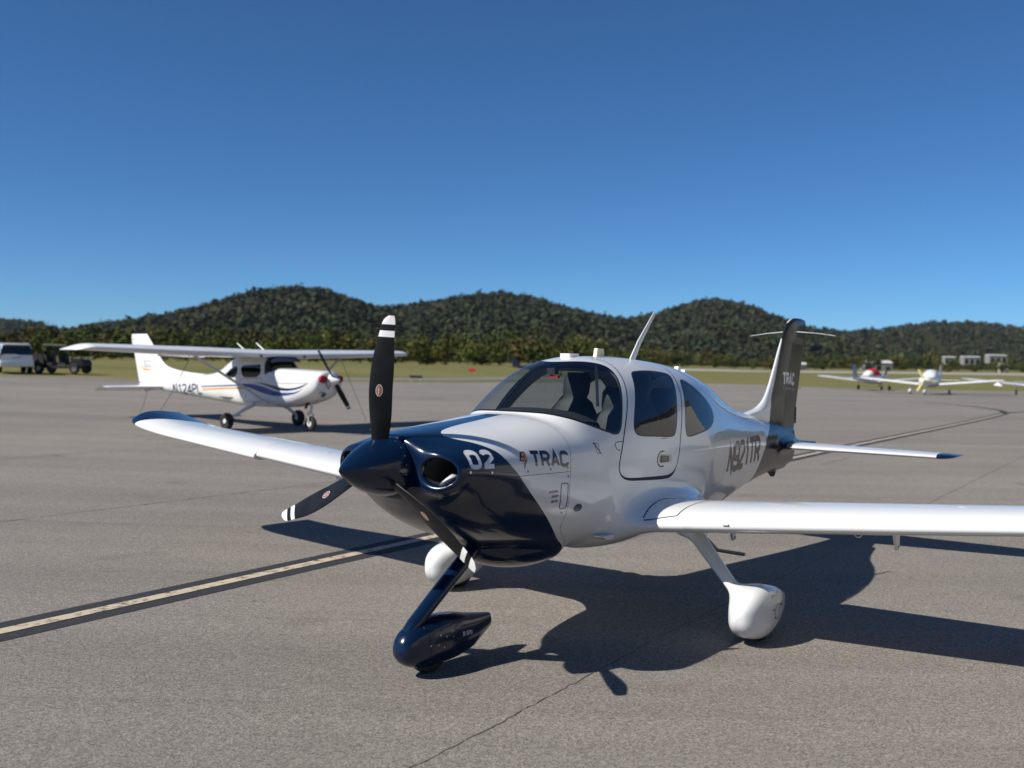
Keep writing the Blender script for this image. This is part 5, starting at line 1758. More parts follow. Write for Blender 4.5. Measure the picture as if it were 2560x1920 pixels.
# =================================================================== high-wing aeroplane tied down on the left
CX, CY, CYAW = -4.383, 26.218, R(144.283)
cess = empty('high_wing_aeroplane', (CX, CY, 0.185), CYAW, 'white high-wing aeroplane with blue and yellow stripes tied down behind', 'aeroplane')
M_W2 = paint('white_aircraft_enamel', (0.78, 0.78, 0.765), 0.3)
add_noise_colour(M_W2, 2.3, (0.74, 0.74, 0.72), (0.80, 0.80, 0.79), 0.3, 0.7, detail=5)
M_BLUE = paint('royal_blue_stripe', (0.010, 0.055, 0.26), 0.3)
M_DBLUE = paint('dark_blue_stripe', (0.006, 0.018, 0.085), 0.3)
M_YST = paint('golden_yellow_stripe', (0.70, 0.34, 0.01), 0.3)
M_COVER = mat('navy_fabric_cover', (0.006, 0.012, 0.045), rough=0.85)
M_PLUG = mat('red_foam_plug', (0.30, 0.012, 0.018), rough=0.8)
M_ROPE = mat('tie_rope', (0.10, 0.085, 0.065), rough=0.95)
M_STRUT = mat('grey_white_strut', (0.66, 0.66, 0.65), rough=0.45)

st = [(0.30, 1.50, 1.16, 0.30, 2.2), (0.33, 1.545, 1.06, 0.40, 2.3), (0.42, 1.565, 0.94, 0.47, 2.5), (0.60, 1.58, 0.83, 0.51, 2.7), (0.90, 1.59, 0.735, 0.535, 3.0), (1.30, 1.605, 0.645, 0.545, 3.4),
      (1.70, 1.615, 0.60, 0.55, 3.8), (1.97, 1.625, 0.590, 0.555, 4.2), (2.10, 1.77, 0.588, 0.555, 4.4), (2.25, 1.90, 0.585, 0.555, 4.6), (2.40, 1.965, 0.583, 0.555, 4.8), (2.80, 1.975, 0.58, 0.555, 4.8), (3.30, 1.97, 0.585, 0.55, 4.6),
      (3.55, 1.925, 0.595, 0.53, 4.0), (3.90, 1.78, 0.615, 0.49, 3.4), (4.30, 1.585, 0.64, 0.45, 3.0), (4.70, 1.46, 0.675, 0.41, 2.8), (5.40, 1.38, 0.73, 0.335, 2.6), (6.30, 1.28, 0.80, 0.24, 2.5), (7.30, 1.18, 0.89, 0.145, 2.4), (8.20, 1.10, 0.985, 0.06, 2.2), (8.45, 1.07, 1.01, 0.03, 2.0)]
cols = [np.array(c) for c in zip(*st)]
fz = [pchip(cols[0], cols[k]) for k in range(1, 5)]
xs = np.unique(np.concatenate([np.linspace(0.30, 0.62, 14), np.linspace(0.62, 2.0, 26), np.linspace(2.0, 2.5, 20), np.linspace(2.5, 4.6, 44), np.linspace(4.6, 8.45, 40)]))
rings = []
th = np.linspace(0, 2 * math.pi, 72, endpoint=False)
for x in xs:
    t_, b_, w_, n_ = [float(f(np.array([x]))[0]) for f in fz]
    zc = b_ + (t_ - b_) * 0.5; h = (t_ - b_) / 2
    c, s = np.cos(th), np.sin(th)
    rings.append(np.stack([np.full(72, x), w_ * np.sign(c) * np.abs(c) ** (2 / n_), zc + h * np.sign(s) * np.abs(s) ** (2 / n_)], 1))
cf = grid_pm(rings)
if (cf.V[:, 1] * cf.N[:, 1]).mean() < 0: cf.F = cf.F[:, ::-1]; cf.N = -cf.N
nose = fan_cap(rings[0])
if nose.N[:, 0].mean() > 0: nose = nose.flipped()
cbvh = BVHTree.FromPolygons([Vector(v) for v in cf.V], [tuple(int(i) for i in f if i >= 0) for f in cf.F])
xz = lambda P: P[:, [0, 2]]
sideonly = lambda sd, y0: (lambda P: np.where(np.abs(P[:, 1]) > y0, sd(xz(P)), 0.25))
sdw = poly_sdf(round_poly([(2.34, 1.385), (2.37, 1.72), (3.15, 1.665), (3.13, 1.345)], 0.05))
sdr = poly_sdf(round_poly([(3.30, 1.335), (3.30, 1.645), (3.42, 1.65), (3.62, 1.585), (3.93, 1.395), (3.90, 1.36)], 0.04))
def wind(P):
    x, y, z = P[:, 0], np.abs(P[:, 1]), P[:, 2]
    a = np.maximum(x - 2.235 - 0.10 * (z - 1.7), 1.975 - x)
    return np.maximum(a, 1.445 + 0.42 * (2.2 - x) - z)
def rearw(P):
    x, y, z = P[:, 0], np.abs(P[:, 1]), P[:, 2]
    return np.maximum(np.maximum(3.58 - x, x - 4.22), np.maximum(y - 0.36, 1.45 - z))
g1, cf = cf.split(sideonly(sdw, 0.3)); g2, cf = cf.split(sideonly(sdr, 0.25)); g3, cf = cf.split(wind); g4, cf = cf.split(rearw)
multi_obj('fuselage', [(cf, M_W2), (nose, M_W2)], cess)
M_CG = glass_mat('cabin_glass', (0.30, 0.32, 0.33))
for g in (g1, g2):
    for s in (1, -1):
        h_, _ = g.split(lambda P: -P[:, 1] * s); h_.obj('window', M_CG, cess)
g3.obj('windscreen', M_CG, cess); g4.obj('window', M_CG, cess)
# seats and panel inside so the cabin does not read as an empty tube
for yy in (-0.26, 0.26):
    m = MB(); m.box((2.95, yy, 1.05), (0.5, 0.42, 0.16)); m.box((3.18, yy, 1.35), (0.12, 0.42, 0.62), Matrix.Rotation(R(12), 3, 'Y')); m.box((3.25, yy, 1.72), (0.08, 0.22, 0.16)); m.build('seat', M_INT, cess, mirror=True)
m = MB(); m.box((2.12, 0, 1.42), (0.10, 1.04, 0.34)); m.box((2.05, 0, 1.60), (0.22, 1.02, 0.03)); m.build('instrument_panel', M_INT, cess, mirror=True)
m = MB(); m.box((3.0, 0, 0.80), (2.2, 1.0, 0.02)); m.build('cabin_floor', M_INT, cess, mirror=True)

def cdecal(name, V2, F, material, parent=cess, off=0.004):
    return decal(name, V2, F, lambda u, v: (u, -2.0, v), material, parent, direction=(0, 1, 0), off=off, bvh=cbvh)
def strip_poly(top, bot):
    """quads between two polylines of equal x-order, resampled"""
    t = np.array(top, float); b = np.array(bot, float)
    n = 40
    def rs(P):
        d = np.concatenate([[0], np.cumsum(np.linalg.norm(np.diff(P, axis=0), axis=1))]); u = np.linspace(0, d[-1], n)
        return np.stack([np.interp(u, d, P[:, 0]), np.interp(u, d, P[:, 1])], 1)
    T, B = rs(chaikin(t, 2, False)), rs(chaikin(b, 2, False))
    V = np.vstack([T, (T + B) / 2, B])
    F = [(i, i + 1, n + i + 1, n + i) for i in range(n - 1)] + [(n + i, n + i + 1, 2 * n + i + 1, 2 * n + i) for i in range(n - 1)]
    return V, F
cdecal('stripe', *strip_poly([(3.247, 1.167), (3.012, 1.192), (2.663, 1.191), (2.234, 1.135), (1.867, 1.031), (1.534, 0.994), (1.099, 1.006), (0.859, 1.078), (0.727, 1.146)],
                             [(3.246, 1.128), (2.807, 1.101), (2.374, 0.979), (2.005, 0.914), (1.643, 0.896), (1.26, 0.936), (0.991, 1.0), (0.78, 1.117), (0.727, 1.146)]), M_BLUE)
cdecal('stripe', *strip_poly([(2.577, 1.232), (2.292, 1.229), (1.953, 1.18), (1.674, 1.131), (1.317, 1.103), (0.993, 1.139), (0.781, 1.2), (0.61, 1.269)],
                             [(2.577, 1.228), (2.32, 1.2), (2.036, 1.14), (1.701, 1.055), (1.398, 1.035), (1.1, 1.071), (0.833, 1.134), (0.61, 1.265)]), M_DBLUE)
cdecal('stripe', *strip_poly([(5.02, 1.080), (4.0, 1.125), (3.2, 1.168)], [(5.02, 1.050), (4.0, 1.092), (3.2, 1.128)]), M_BLUE)
cdecal('stripe', *strip_poly([(4.98, 1.004), (3.445, 1.085), (2.915, 1.079), (2.70, 1.045)], [(4.98, 0.966), (3.445, 1.046), (2.95, 1.036), (2.70, 1.04)]), M_YST)
G, w = text_glyphs('N124PL', 0.30, 0.046, 1.0, 0.2)
s_ = 1.46 / w
for L in G:
    L = [[(6.50 - px * s_ + 0.10 * py, 0.80 + 0.028 * px * s_ + py) for px, py in l] for l in L]
    V2, F = stroke_mesh(L, 0.046, 0.05); cdecal('letter', V2, F, M_DBLUE)
ring = [(2.30, 1.36), (3.17, 1.32), (3.19, 0.72), (2.36, 0.72)]
V2, F = stroke_mesh([[tuple(p) for p in round_poly(ring, 0.08)]], 0.010, 0.05); cdecal('door_seam', V2, F, M_LENS, off=0.003)
V2, F = stroke_mesh([[(1.70, 1.60), (1.70, 0.62)], [(1.65, 1.23), (0.62, 1.26)]], 0.008, 0.05); cdecal('panel_seam', V2, F, M_LENS, off=0.003)

# spinner, propeller, nose inlets with red plugs
m = MB(); m.lathe([(0.0, 0.0), (0.02, 0.03), (0.08, 0.075), (0.18, 0.13), (0.27, 0.158), (0.305, 0.165), (0.305, 0.0)], 'x', 28, (0, 0, 1.345)); m.build('spinner', M_W2, cess, mirror=True)
for k in range(2):
    psi = R(37) + math.pi * k
    er = np.array([0, math.sin(-psi), math.cos(psi)]); em = np.array([0, -math.cos(psi), -math.sin(psi)]); ex = np.array([1.0, 0, 0])
    rg = []
    for r_, c_, tw, thk in ((0.10, 0.09, 50, 0.05), (0.2, 0.11, 40, 0.03), (0.45, 0.145, 28, 0.018), (0.7, 0.13, 21, 0.012), (0.88, 0.11, 17, 0.009), (0.94, 0.085, 16, 0.008), (0.96, 0.04, 16, 0.005)):
        b = R(tw); cd = -em * math.cos(b) + ex * math.sin(b); nd = -(em * math.sin(b) + ex * math.cos(b))
        rg.append(np.array([np.array([0.20, 0, 1.345]) + er * r_ + cd * (c - 0.45) * c_ + nd * t / 0.1 * thk for c, t in FSEC]))
    pm = grid_pm(rg)
    if ((pm.V - (np.array([0.20, 0, 1.345]) + er * ((pm.V - np.array([0.20, 0, 1.345])) @ er)[:, None])) * pm.N).sum() < 0: pm = pm.flipped()
    rad = lambda P: (P - np.array([0.20, 0, 1.345])) @ er
    a, b = pm.split(lambda P: rad(P) - 0.93); a, c = a.split(lambda P: rad(P) - 0.85); c, d = c.split(lambda P: rad(P) - 0.885)
    multi_obj('propeller_blade', [(a.merged(d), M_BLACKP), (b.merged(c), M_BLADEW)], cess)
for s in (1, -1):
    pts = [(0.10 * math.cos(t) * 1.25, 0.10 * math.sin(t)) for t in np.linspace(0, 2 * math.pi, 18, endpoint=False)]
    m = MB(); m.add(*loft([np.array([(x, s * 0.285 + a * k, 1.365 + b * k) for a, b in pts]) for x, k in ((0.45, 1.0), (0.285, 1.0), (0.262, 0.85))], True, True)); m.build('inlet_plug', M_PLUG, cess, mirror=True)
m = MB(); m.tube([(0.27, -0.2, 1.31), (0.22, -0.24, 1.20), (0.24, -0.16, 1.12), (0.25, -0.08, 1.2), (0.26, -0.12, 1.30)], 0.012, 6); m.build('plug_cord', M_RUBBER, cess, mirror=True)
m = MB(); m.box((0.34, -0.26, 0.97), (0.06, 0.16, 0.10), Matrix.Rotation(R(-30), 3, 'Y')); m.build('landing_light', M_LENS, cess, mirror=True)
m = MB(); m.tube([(0.86, -0.2, 0.78), (0.95, -0.22, 0.70), (1.0, -0.22, 0.60)], 0.035, 8); m.build('exhaust_pipe', M_GAP, cess, mirror=True)
# navy cover over the top of the windscreen and cabin roof front
m = MB()
cv = []
for x, z, w in ((1.98, 1.80, 0.50), (2.10, 1.885, 0.53), (2.24, 1.985, 0.545), (2.55, 2.065, 0.55)):
    cv.append(np.array([(x - 0.03 * (1 - abs(t) ** 3), t * w, z - 0.04 * abs(t) ** 4) for t in np.linspace(-1, 1, 11)]))
V, F = loft(cv, closed=False)
m.add(V, F); m.build('windscreen_cover', M_COVER, cess, mirror=True, fix=False)

# wings with struts
CFOIL = naca(20, 0.15, 0.02, 0.4)
for s in (1, -1):
    rg = []
    for y, le, ch, z, sc in ((0.0, 2.12, 1.63, 1.925, 1.0), (0.5, 2.12, 1.63, 1.925, 1.0), (1.5, 2.13, 1.62, 1.945, 1), (2.6, 2.15, 1.60, 1.965, 1), (3.6, 2.25, 1.42, 1.99, 1), (4.6, 2.36, 1.24, 2.015, 1), (5.25, 2.43, 1.12, 2.03, 1),
                             (5.35, 2.47, 1.06, 2.03, 0.95), (5.45, 2.56, 0.95, 2.015, 0.7), (5.52, 2.68, 0.80, 1.99, 0.35), (5.55, 2.80, 0.65, 1.975, 0.1)):
        f = CFOIL
        rg.append(np.stack([le + f[:, 0] * ch, np.full(len(f), s * y), z + 0.03 + f[:, 1] * ch * sc], 1))
    pm = grid_pm(rg)
    up = pm.V[:, 2] > 2.03
    if pm.N[up][:, 2].mean() < 0: pm.F = pm.F[:, ::-1]; pm.N = -pm.N
    main, aft_ = pm.split(lambda P: P[:, 0] - 3.33 + np.where((np.abs(P[:, 1]) > 5.0), -2, 0) + np.where(np.abs(P[:, 1]) < 0.62, -2, 0))
    main, gp = main.split(lambda P: P[:, 0] - 3.322 + np.where((np.abs(P[:, 1]) > 5.0), -2, 0) + np.where(np.abs(P[:, 1]) < 0.62, -2, 0))
    wg = multi_obj('wing', [(main, M_W2), (gp, M_GAP)], cess)
    flap, ail = aft_.split(lambda P: np.abs(P[:, 1]) - 2.75)
    for q_, an in ((flap, R(14)), (ail, R(7))):
        V = q_.V.copy(); z0 = 1.955 + 0.02 * np.abs(V[:, 1]); dx = V[:, 0] - 3.33; dz = V[:, 2] - z0
        V[:, 0] = 3.335 + dx * math.cos(an) + dz * math.sin(an); V[:, 2] = z0 - dx * math.sin(an) + dz * math.cos(an)
        q_.V = V; calc_normals(q_)
    multi_obj('flap', [(flap, M_W2)], wg); multi_obj('aileron', [(ail, M_W2)], wg)
    # corrugated trailing skins
    m = MB(); m.tube([(2.05, s * 0.52, 0.70), (2.55, s * 2.55, 1.93)], 0.055, 12, flat=((0.1, -0.5 * s, 0.86), 0.5)); m.build('wing_strut', M_STRUT, cess, mirror=True)
    m = MB(); m.tube([(2.58, s * 2.62, 1.92), (2.58, s * 2.62, 1.84)], 0.012, 6); m.build('tie_down_ring', M_METAL, wg, mirror=True)
    m = MB(); m.lathe([(0, 0), (0.02, 0.03), (0.045, 0.04)], 'x', 12, (2.06, s * 0.75, 1.93)); m.build('vent', M_GAP, wg, mirror=True)
    # main gear: sprung leg, wheel
    gr = empty('main_gear'); gr.parent = cess
    m = MB(); m.tube([(2.72, s * 0.42, 0.66), (2.76, s * 0.80, 0.50), (2.82, s * 1.14, 0.30)], [0.055, 0.048, 0.038], 10, flat=((1, 0, 0), 1.0)); m.build('leg', M_W2, gr, mirror=True)
    m = MB(); m.lathe([(-0.07, 0.06), (-0.075, 0.12), (-0.082, 0.17), (-0.055, 0.212), (0.0, 0.222), (0.055, 0.212), (0.082, 0.17), (0.075, 0.12), (0.07, 0.06)], 'y', 28, (2.86, s * 1.24, 0.222)); m.build('tyre', M_RUBBER, gr, mirror=True)
    m = MB(); m.lathe([(-0.078, 0.0), (-0.082, 0.05), (-0.07, 0.06), (-0.074, 0.115), (-0.066, 0.12), (0.066, 0.12), (0.074, 0.115), (0.07, 0.06), (0.082, 0.05), (0.078, 0.0)], 'y', 24, (2.86, s * 1.24, 0.222)); m.build('hub', M_W2, gr, mirror=True)
# nose gear
gr = empty('nose_gear'); gr.parent = cess
m = MB(); m.tube([(0.98, 0, 0.80), (1.03, 0, 0.50)], [0.045, 0.032], 12); m.tube([(1.03, 0.0, 0.48), (1.03, 0.085, 0.42), (1.04, 0.088, 0.20)], 0.018, 8); m.tube([(1.03, 0.0, 0.48), (1.03, -0.085, 0.42), (1.04, -0.088, 0.20)], 0.018, 8)
m.tube([(1.10, 0, 0.52), (1.18, 0, 0.42), (1.10, 0, 0.34)], 0.014, 6); m.build('strut', M_STRUT, gr, mirror=True)
m = MB(); m.lathe([(-0.055, 0.05), (-0.06, 0.11), (-0.062, 0.15), (-0.04, 0.185), (0.0, 0.194), (0.04, 0.185), (0.062, 0.15), (0.06, 0.11), (0.055, 0.05)], 'y', 26, (1.04, 0, 0.194)); m.build('tyre', M_RUBBER, gr, mirror=True)
m = MB(); m.lathe([(-0.062, 0.0), (-0.064, 0.045), (-0.052, 0.10), (0.052, 0.10), (0.064, 0.045), (0.062, 0.0)], 'y', 20, (1.04, 0, 0.194)); m.build('hub', M_W2, gr, mirror=True)
# tail
FLE = pchip([1.20, 1.36, 1.44, 1.52, 1.65, 1.90, 2.15, 2.56], [4.7, 4.85, 6.0, 6.75, 7.20, 7.48, 7.72, 8.12])
FTE = pchip([1.05, 1.6, 2.0, 2.45, 2.56], [8.46, 8.62, 8.74, 8.88, 8.86])
rg = []
for z in list(np.linspace(1.10, 2.50, 26)) + [2.53, 2.555]:
    le, te = float(FLE(np.array([max(z, 1.20)]))[0]), float(FTE(np.array([z]))[0])
    f = naca(20, 0.10, 0, 0.4)
    ch = te - le
    hw = 0.055 * (1.0 if z < 2.5 else (0.7 if z < 2.54 else 0.3))
    dist = np.minimum(f[:, 0] * ch / 0.35, 1.0); dn = np.clip((1 - f[:, 0]) * ch / 0.6, 0, 1)
    yt = np.minimum(np.sqrt(dist), dn)
    rg.append(np.stack([le + f[:, 0] * ch, np.sign(f[:, 1]) * np.maximum(yt * hw, 0.003), np.full(len(f), z)], 1))
pm = grid_pm(rg)
if (pm.V[:, 1] * pm.N[:, 1]).mean() < 0: pm.F = pm.F[:, ::-1]; pm.N = -pm.N
cap = fan_cap(rg[-1]); cap = cap if cap.N[:, 2].mean() > 0 else cap.flipped()
hx = lambda P: P[:, 0] - (8.02 + 0.22 * (P[:, 2] - 1.1)) + np.where(P[:, 2] > 2.40, -2, 0)
f_, r_ = pm.split(hx); g_, r_ = r_.split(lambda P: hx(P) - 0.012)
fin2 = multi_obj('fin', [(f_, M_W2), (cap, M_W2), (g_, M_LENS)], cess)
multi_obj('rudder', [(r_, M_W2)], cess)
fbv = BVHTree.FromPolygons([Vector(v) for v in pm.V], [tuple(int(i) for i in f if i >= 0) for f in pm.F])
fd = lambda nm, V2, F, mm: decal(nm, V2, F, lambda u, v: (u, -2.0, v), mm, fin2, direction=(0, 1, 0), off=0.004, bvh=fbv)
fd('emblem', *strip_poly([(8.50, 1.62), (8.25, 1.535), (8.0, 1.50), (7.70, 1.52)], [(8.46, 1.615), (8.25, 1.49), (8.0, 1.455), (7.72, 1.515)]), M_YST)
fd('emblem', *strip_poly([(8.40, 1.655), (8.1, 1.575), (7.85, 1.575), (7.52, 1.64)], [(8.40, 1.65), (8.1, 1.558), (7.85, 1.558), (7.52, 1.635)]), M_INKG)
V2, F = stroke_mesh([[(8.12 - 0.17 * math.cos(t) - 0.15, 1.68 + 0.07 * math.sin(t)) for t in np.linspace(0.2, 5.6, 16)]], 0.018, 0.05); fd('emblem', V2, F, M_INKG)
TF = naca(16, 0.09, 0, 0.4)
for s in (1, -1):
    rg = []
    for y, le, ch, sc in ((0.05, 7.05, 1.20, 1), (0.6, 7.15, 1.08, 1), (1.2, 7.28, 0.92, 1), (1.62, 7.38, 0.80, 1), (1.70, 7.44, 0.70, 0.6), (1.74, 7.55, 0.55, 0.2)):
        rg.append(np.stack([le + TF[:, 0] * ch, np.full(len(TF), s * y), 0.995 + TF[:, 1] * ch * sc], 1))
    pm = grid_pm(rg)
    up = pm.V[:, 2] > 1.01
    if pm.N[up][:, 2].mean() < 0: pm.F = pm.F[:, ::-1]; pm.N = -pm.N
    f_, e_ = pm.split(lambda P: P[:, 0] - 7.74)
    stb = multi_obj('tailplane', [(f_, M_W2)], cess)
    # elevator hangs down a little
    a = R(17); V = e_.V.copy(); dx = V[:, 0] - 7.74; dz = V[:, 2] - 0.995
    V[:, 0] = 7.745 + dx * math.cos(a) + dz * math.sin(a); V[:, 2] = 0.995 - dx * math.sin(a) + dz * math.cos(a)
    multi_obj('elevator', [(calc_normals(PM(V, e_.N, e_.F)), M_W2)], stb)
m = MB(); m.prism([(8.0, 1.0), (8.30, 1.0), (8.27, 0.84), (8.12, 0.83)], 'y', -0.04, 0.04); m.build('tail_cone', M_W2, cess, mirror=True)
# aerials
for x in (2.85, 3.65):
    m = MB(); m.tube([(x - 0.10, 0.0, 2.02), (x + 0.10, 0.0, 2.14), (x + 0.34, 0.0, 2.29)], [0.022, 0.016, 0.010], 7); m.build('whip_antenna', M_W2, cess, mirror=True)
# wing tie-downs: rope from the ring to an anchor in the apron; tail rope
def c2w(p):
    c, s = math.cos(CYAW), math.sin(CYAW)
    return Vector((CX + p[0] * c - (-p[1]) * s, CY + p[0] * s + (-p[1]) * c, p[2] + 0.185))
for a, g, lab in (((2.58, -2.62, 1.84), (-1.07, 0.2), 'dark rope from near wing of the high-wing aeroplane to the apron'),
                  ((2.58, 2.62, 1.84), (0.45, 2.0), 'dark rope from far wing of the high-wing aeroplane, right of its propeller'),
                  ((8.10, 0.0, 0.84), (-0.25, 0.1), 'short dark rope hanging under the tail of the high-wing aeroplane')):
    A = c2w(a)
    d = Vector(g + (0,))
    G = Vector((A.x + d.x, A.y + d.y, gzf(A.x + d.x, A.y + d.y) + 0.02))
    m = MB()
    mid = (A + G) / 2 + Vector((0.02, 0, -0.03))
    m.tube([A, A.lerp(mid, 0.5), mid, mid.lerp(G, 0.5), G], 0.0065, 6)
    o = m.build('tie_down_rope', M_ROPE); tag(o, lab, 'rope', 'tie-down ropes of the high-wing aeroplane')
# =================================================================== parked aeroplanes far right
def low_wing(name, label, px, py, yaw, cowl_col, canopy, prop_col, fin_col, spats, span=9.8, blades=3, flap_down=False, canopy_glass=False):
    o = empty(name, (px, py, gzf(px, py)), yaw, label, 'aeroplane', 'aeroplanes parked far right')
    M_B = paint('%s_body' % name, cowl_col, 0.3)
    stn = [(0.22, 1.28, 0.92, 0.22, 2.2), (0.30, 1.34, 0.84, 0.36, 2.4), (0.7, 1.38, 0.70, 0.50, 2.7), (1.3, 1.42, 0.60, 0.55, 3.0), (1.7, 1.44, 0.56, 0.57, 3.0), (2.4, 1.45, 0.54, 0.58, 3.0), (3.2, 1.42, 0.56, 0.56, 2.8),
           (4.2, 1.36, 0.66, 0.42, 2.5), (5.4, 1.25, 0.82, 0.24, 2.3), (6.6, 1.15, 0.98, 0.07, 2.1)]
    cl = [np.array(c) for c in zip(*stn)]; ff = [pchip(cl[0], cl[k]) for k in range(1, 5)]
    t = np.linspace(0, 2 * math.pi, 32, endpoint=False); rg = []
    for x in np.concatenate([np.linspace(0.22, 0.7, 8), np.linspace(0.8, 6.6, 30)]):
        a, b, w, n = [float(f(np.array([x]))[0]) for f in ff]
        c, s = np.cos(t), np.sin(t)
        rg.append(np.stack([np.full(32, x), w * np.sign(c) * np.abs(c) ** (2 / n), (a + b) / 2 + (a - b) / 2 * np.sign(s) * np.abs(s) ** (2 / n)], 1))
    pm = grid_pm(rg)
    if (pm.V[:, 1] * pm.N[:, 1]).mean() < 0: pm.F = pm.F[:, ::-1]; pm.N = -pm.N
    up, dn = pm.split(lambda P: 1.02 - P[:, 2])
    cp = fan_cap(rg[0]); cp = cp if cp.N[:, 0].mean() < 0 else cp.flipped()
    multi_obj('fuselage', [(up, M_B), (dn, M_B), (cp, M_B)], o)
    # canopy or its fabric cover
    rg = []
    for x, z, w in ((1.62, 1.40, 0.42), (1.85, 1.62, 0.50), (2.1, 1.80, 0.54), (2.5, 1.92, 0.55), (3.0, 1.90, 0.53), (3.5, 1.74, 0.46), (3.95, 1.50, 0.36), (4.2, 1.34, 0.28)):
        rg.append(np.array([(x, w * math.cos(a), 1.30 + (z - 1.30) * math.sin(a) ** 0.75) for a in np.linspace(0.0, math.pi, 17)]))
    V, F = loft(rg, closed=False)
    c0 = calc_normals(PM(V, np.zeros_like(V), np.array(F)))
    if c0.N[:, 2].mean() < 0: c0 = c0.flipped()
    front, rear = c0.split(lambda P: P[:, 0] - 3.45)
    if canopy_glass:
        multi_obj('canopy', [(front, M_GLASSD), (rear, M_B)], o)
        for xx, zz in ((1.98, 1.70), (2.75, 1.92)):
            m = MB(); m.tube([(xx - 0.3 * abs(math.sin(a)) * 0, 0.53 * math.cos(a), 1.30 + (zz - 1.29) * math.sin(a) ** 0.75) for a in np.linspace(0, math.pi, 13)], 0.035, 6); m.build('canopy_frame', M_B, o, mirror=True)
    else:
        multi_obj('canopy_cover', [(front, canopy[0]), (rear, canopy[1])], o)
    m = MB(); m.lathe([(0, 0), (0.03, 0.05), (0.12, 0.12), (0.22, 0.15), (0.24, 0.0)], 'x', 20, (0, 0, 1.10)); m.build('spinner', M_B, o, mirror=True)
    MP = mat('%s_prop' % name, prop_col, rough=0.4)
    for k in range(blades):
        psi = R(28) + k * 2 * math.pi / blades
        er = np.array([0, -math.sin(psi), math.cos(psi)]); em = np.array([0, -math.cos(psi), -math.sin(psi)]); ex = np.array([1.0, 0, 0]); rr = []
        for r_, c_, tw, thk in ((0.08, 0.10, 45, 0.05), (0.3, 0.15, 34, 0.025), (0.6, 0.16, 24, 0.015), (0.85, 0.13, 18, 0.010), (0.95, 0.07, 16, 0.006)):
            b = R(tw); cd = -em * math.cos(b) + ex * math.sin(b); nd = -(em * math.sin(b) + ex * math.cos(b))
            rr.append(np.array([np.array([0.15, 0, 1.10]) + er * r_ + cd * (c - 0.45) * c_ + nd * tt / 0.1 * thk for c, tt in FSEC]))
        V, F = loft(rr, True, True); mb_ = MB(); mb_.add(V, F); mb_.build('propeller_blade', MP, o, mirror=True, ang=60)
    for s in (1, -1):
        rg = []
        for y, le, ch, sc in ((0.3, 1.70, 1.60, 1), (span * 0.25, 1.80, 1.50, 1), (span * 0.44, 1.95, 1.25, 1), (span * 0.485, 2.05, 1.05, 0.7), (span * 0.5, 2.25, 0.7, 0.15)):
            f = naca(16, 0.13, 0.02, 0.4)
            rg.append(np.stack([le + f[:, 0] * ch, np.full(len(f), s * y), 0.70 + 0.095 * y + f[:, 1] * ch * sc], 1))
        pm = grid_pm(rg); upm = pm.V[:, 2] > 0.70 + 0.095 * np.abs(pm.V[:, 1]) + 0.04
        if pm.N[upm][:, 2].mean() < 0: pm.F = pm.F[:, ::-1]; pm.N = -pm.N
        fl = lambda P: P[:, 0] - 2.85 + np.where(np.abs(P[:, 1]) > span * 0.27, -3, 0) + np.where(np.abs(P[:, 1]) < 0.6, -3, 0)
        a, b = pm.split(fl)
        wg = multi_obj('wing', [(a, M_B)], o)
        if flap_down:
            an = R(32); V = b.V.copy(); z0 = 0.72 + 0.095 * np.abs(V[:, 1]); dx = V[:, 0] - 2.85; dz = V[:, 2] - z0
            V[:, 0] = 2.87 + dx * math.cos(an) + dz * math.sin(an); V[:, 2] = z0 - dx * math.sin(an) + dz * math.cos(an); b = calc_normals(PM(V, b.N, b.F))
        multi_obj('flap', [(b, M_B)], wg)
        rg = [np.stack([le + f[:, 0] * ch, np.full(len(f), s * y), 1.10 + f[:, 1] * ch], 1) for (y, le, ch) in ((0.05, 5.75, 0.85), (1.45, 5.95, 0.62), (1.55, 6.05, 0.45)) for f in (naca(12, 0.09, 0, 0.4),)]
        pm = grid_pm(rg); upm = pm.V[:, 2] > 1.11
        if pm.N[upm][:, 2].mean() < 0: pm.F = pm.F[:, ::-1]; pm.N = -pm.N
        multi_obj('tailplane', [(pm, M_B)], o)
        g = empty('main_gear'); g.parent = o
        m = MB(); m.tube([(2.25, s * 1.42, 0.80), (2.25, s * 1.42, 0.22)], [0.06, 0.045], 8); m.build('leg', M_B, g, mirror=True)
        m = MB(); m.lathe([(-0.06, 0.0), (-0.07, 0.13), (-0.05, 0.20), (0.0, 0.215), (0.05, 0.20), (0.07, 0.13), (0.06, 0.0)], 'y', 18, (2.25, s * 1.42, 0.21)); m.build('tyre', M_RUBBER, g, mirror=True)
        if spats and s < 0 or spats == 2:
            m = MB(); m.add(*loft([np.array([(x, s * 1.42 + w * math.cos(a), 0.27 + h * math.sin(a)) for a in np.linspace(0, 2 * math.pi, 12, endpoint=False)]) for x, w, h in ((1.93, 0.03, 0.04), (2.0, 0.10, 0.14), (2.2, 0.13, 0.19), (2.5, 0.09, 0.13), (2.8, 0.02, 0.03))], True, True)); m.build('wheel_fairing', M_B, g, mirror=True)
    g = empty('nose_gear'); g.parent = o
    m = MB(); m.tube([(0.55, 0, 0.80), (0.50, 0, 0.22)], [0.05, 0.04], 8); m.build('strut', M_STRUT, g, mirror=True)
    m = MB(); m.lathe([(-0.05, 0.0), (-0.06, 0.12), (-0.04, 0.17), (0.0, 0.18), (0.04, 0.17), (0.06, 0.12), (0.05, 0.0)], 'y', 18, (0.50, 0, 0.18)); m.build('tyre', M_RUBBER, g, mirror=True)
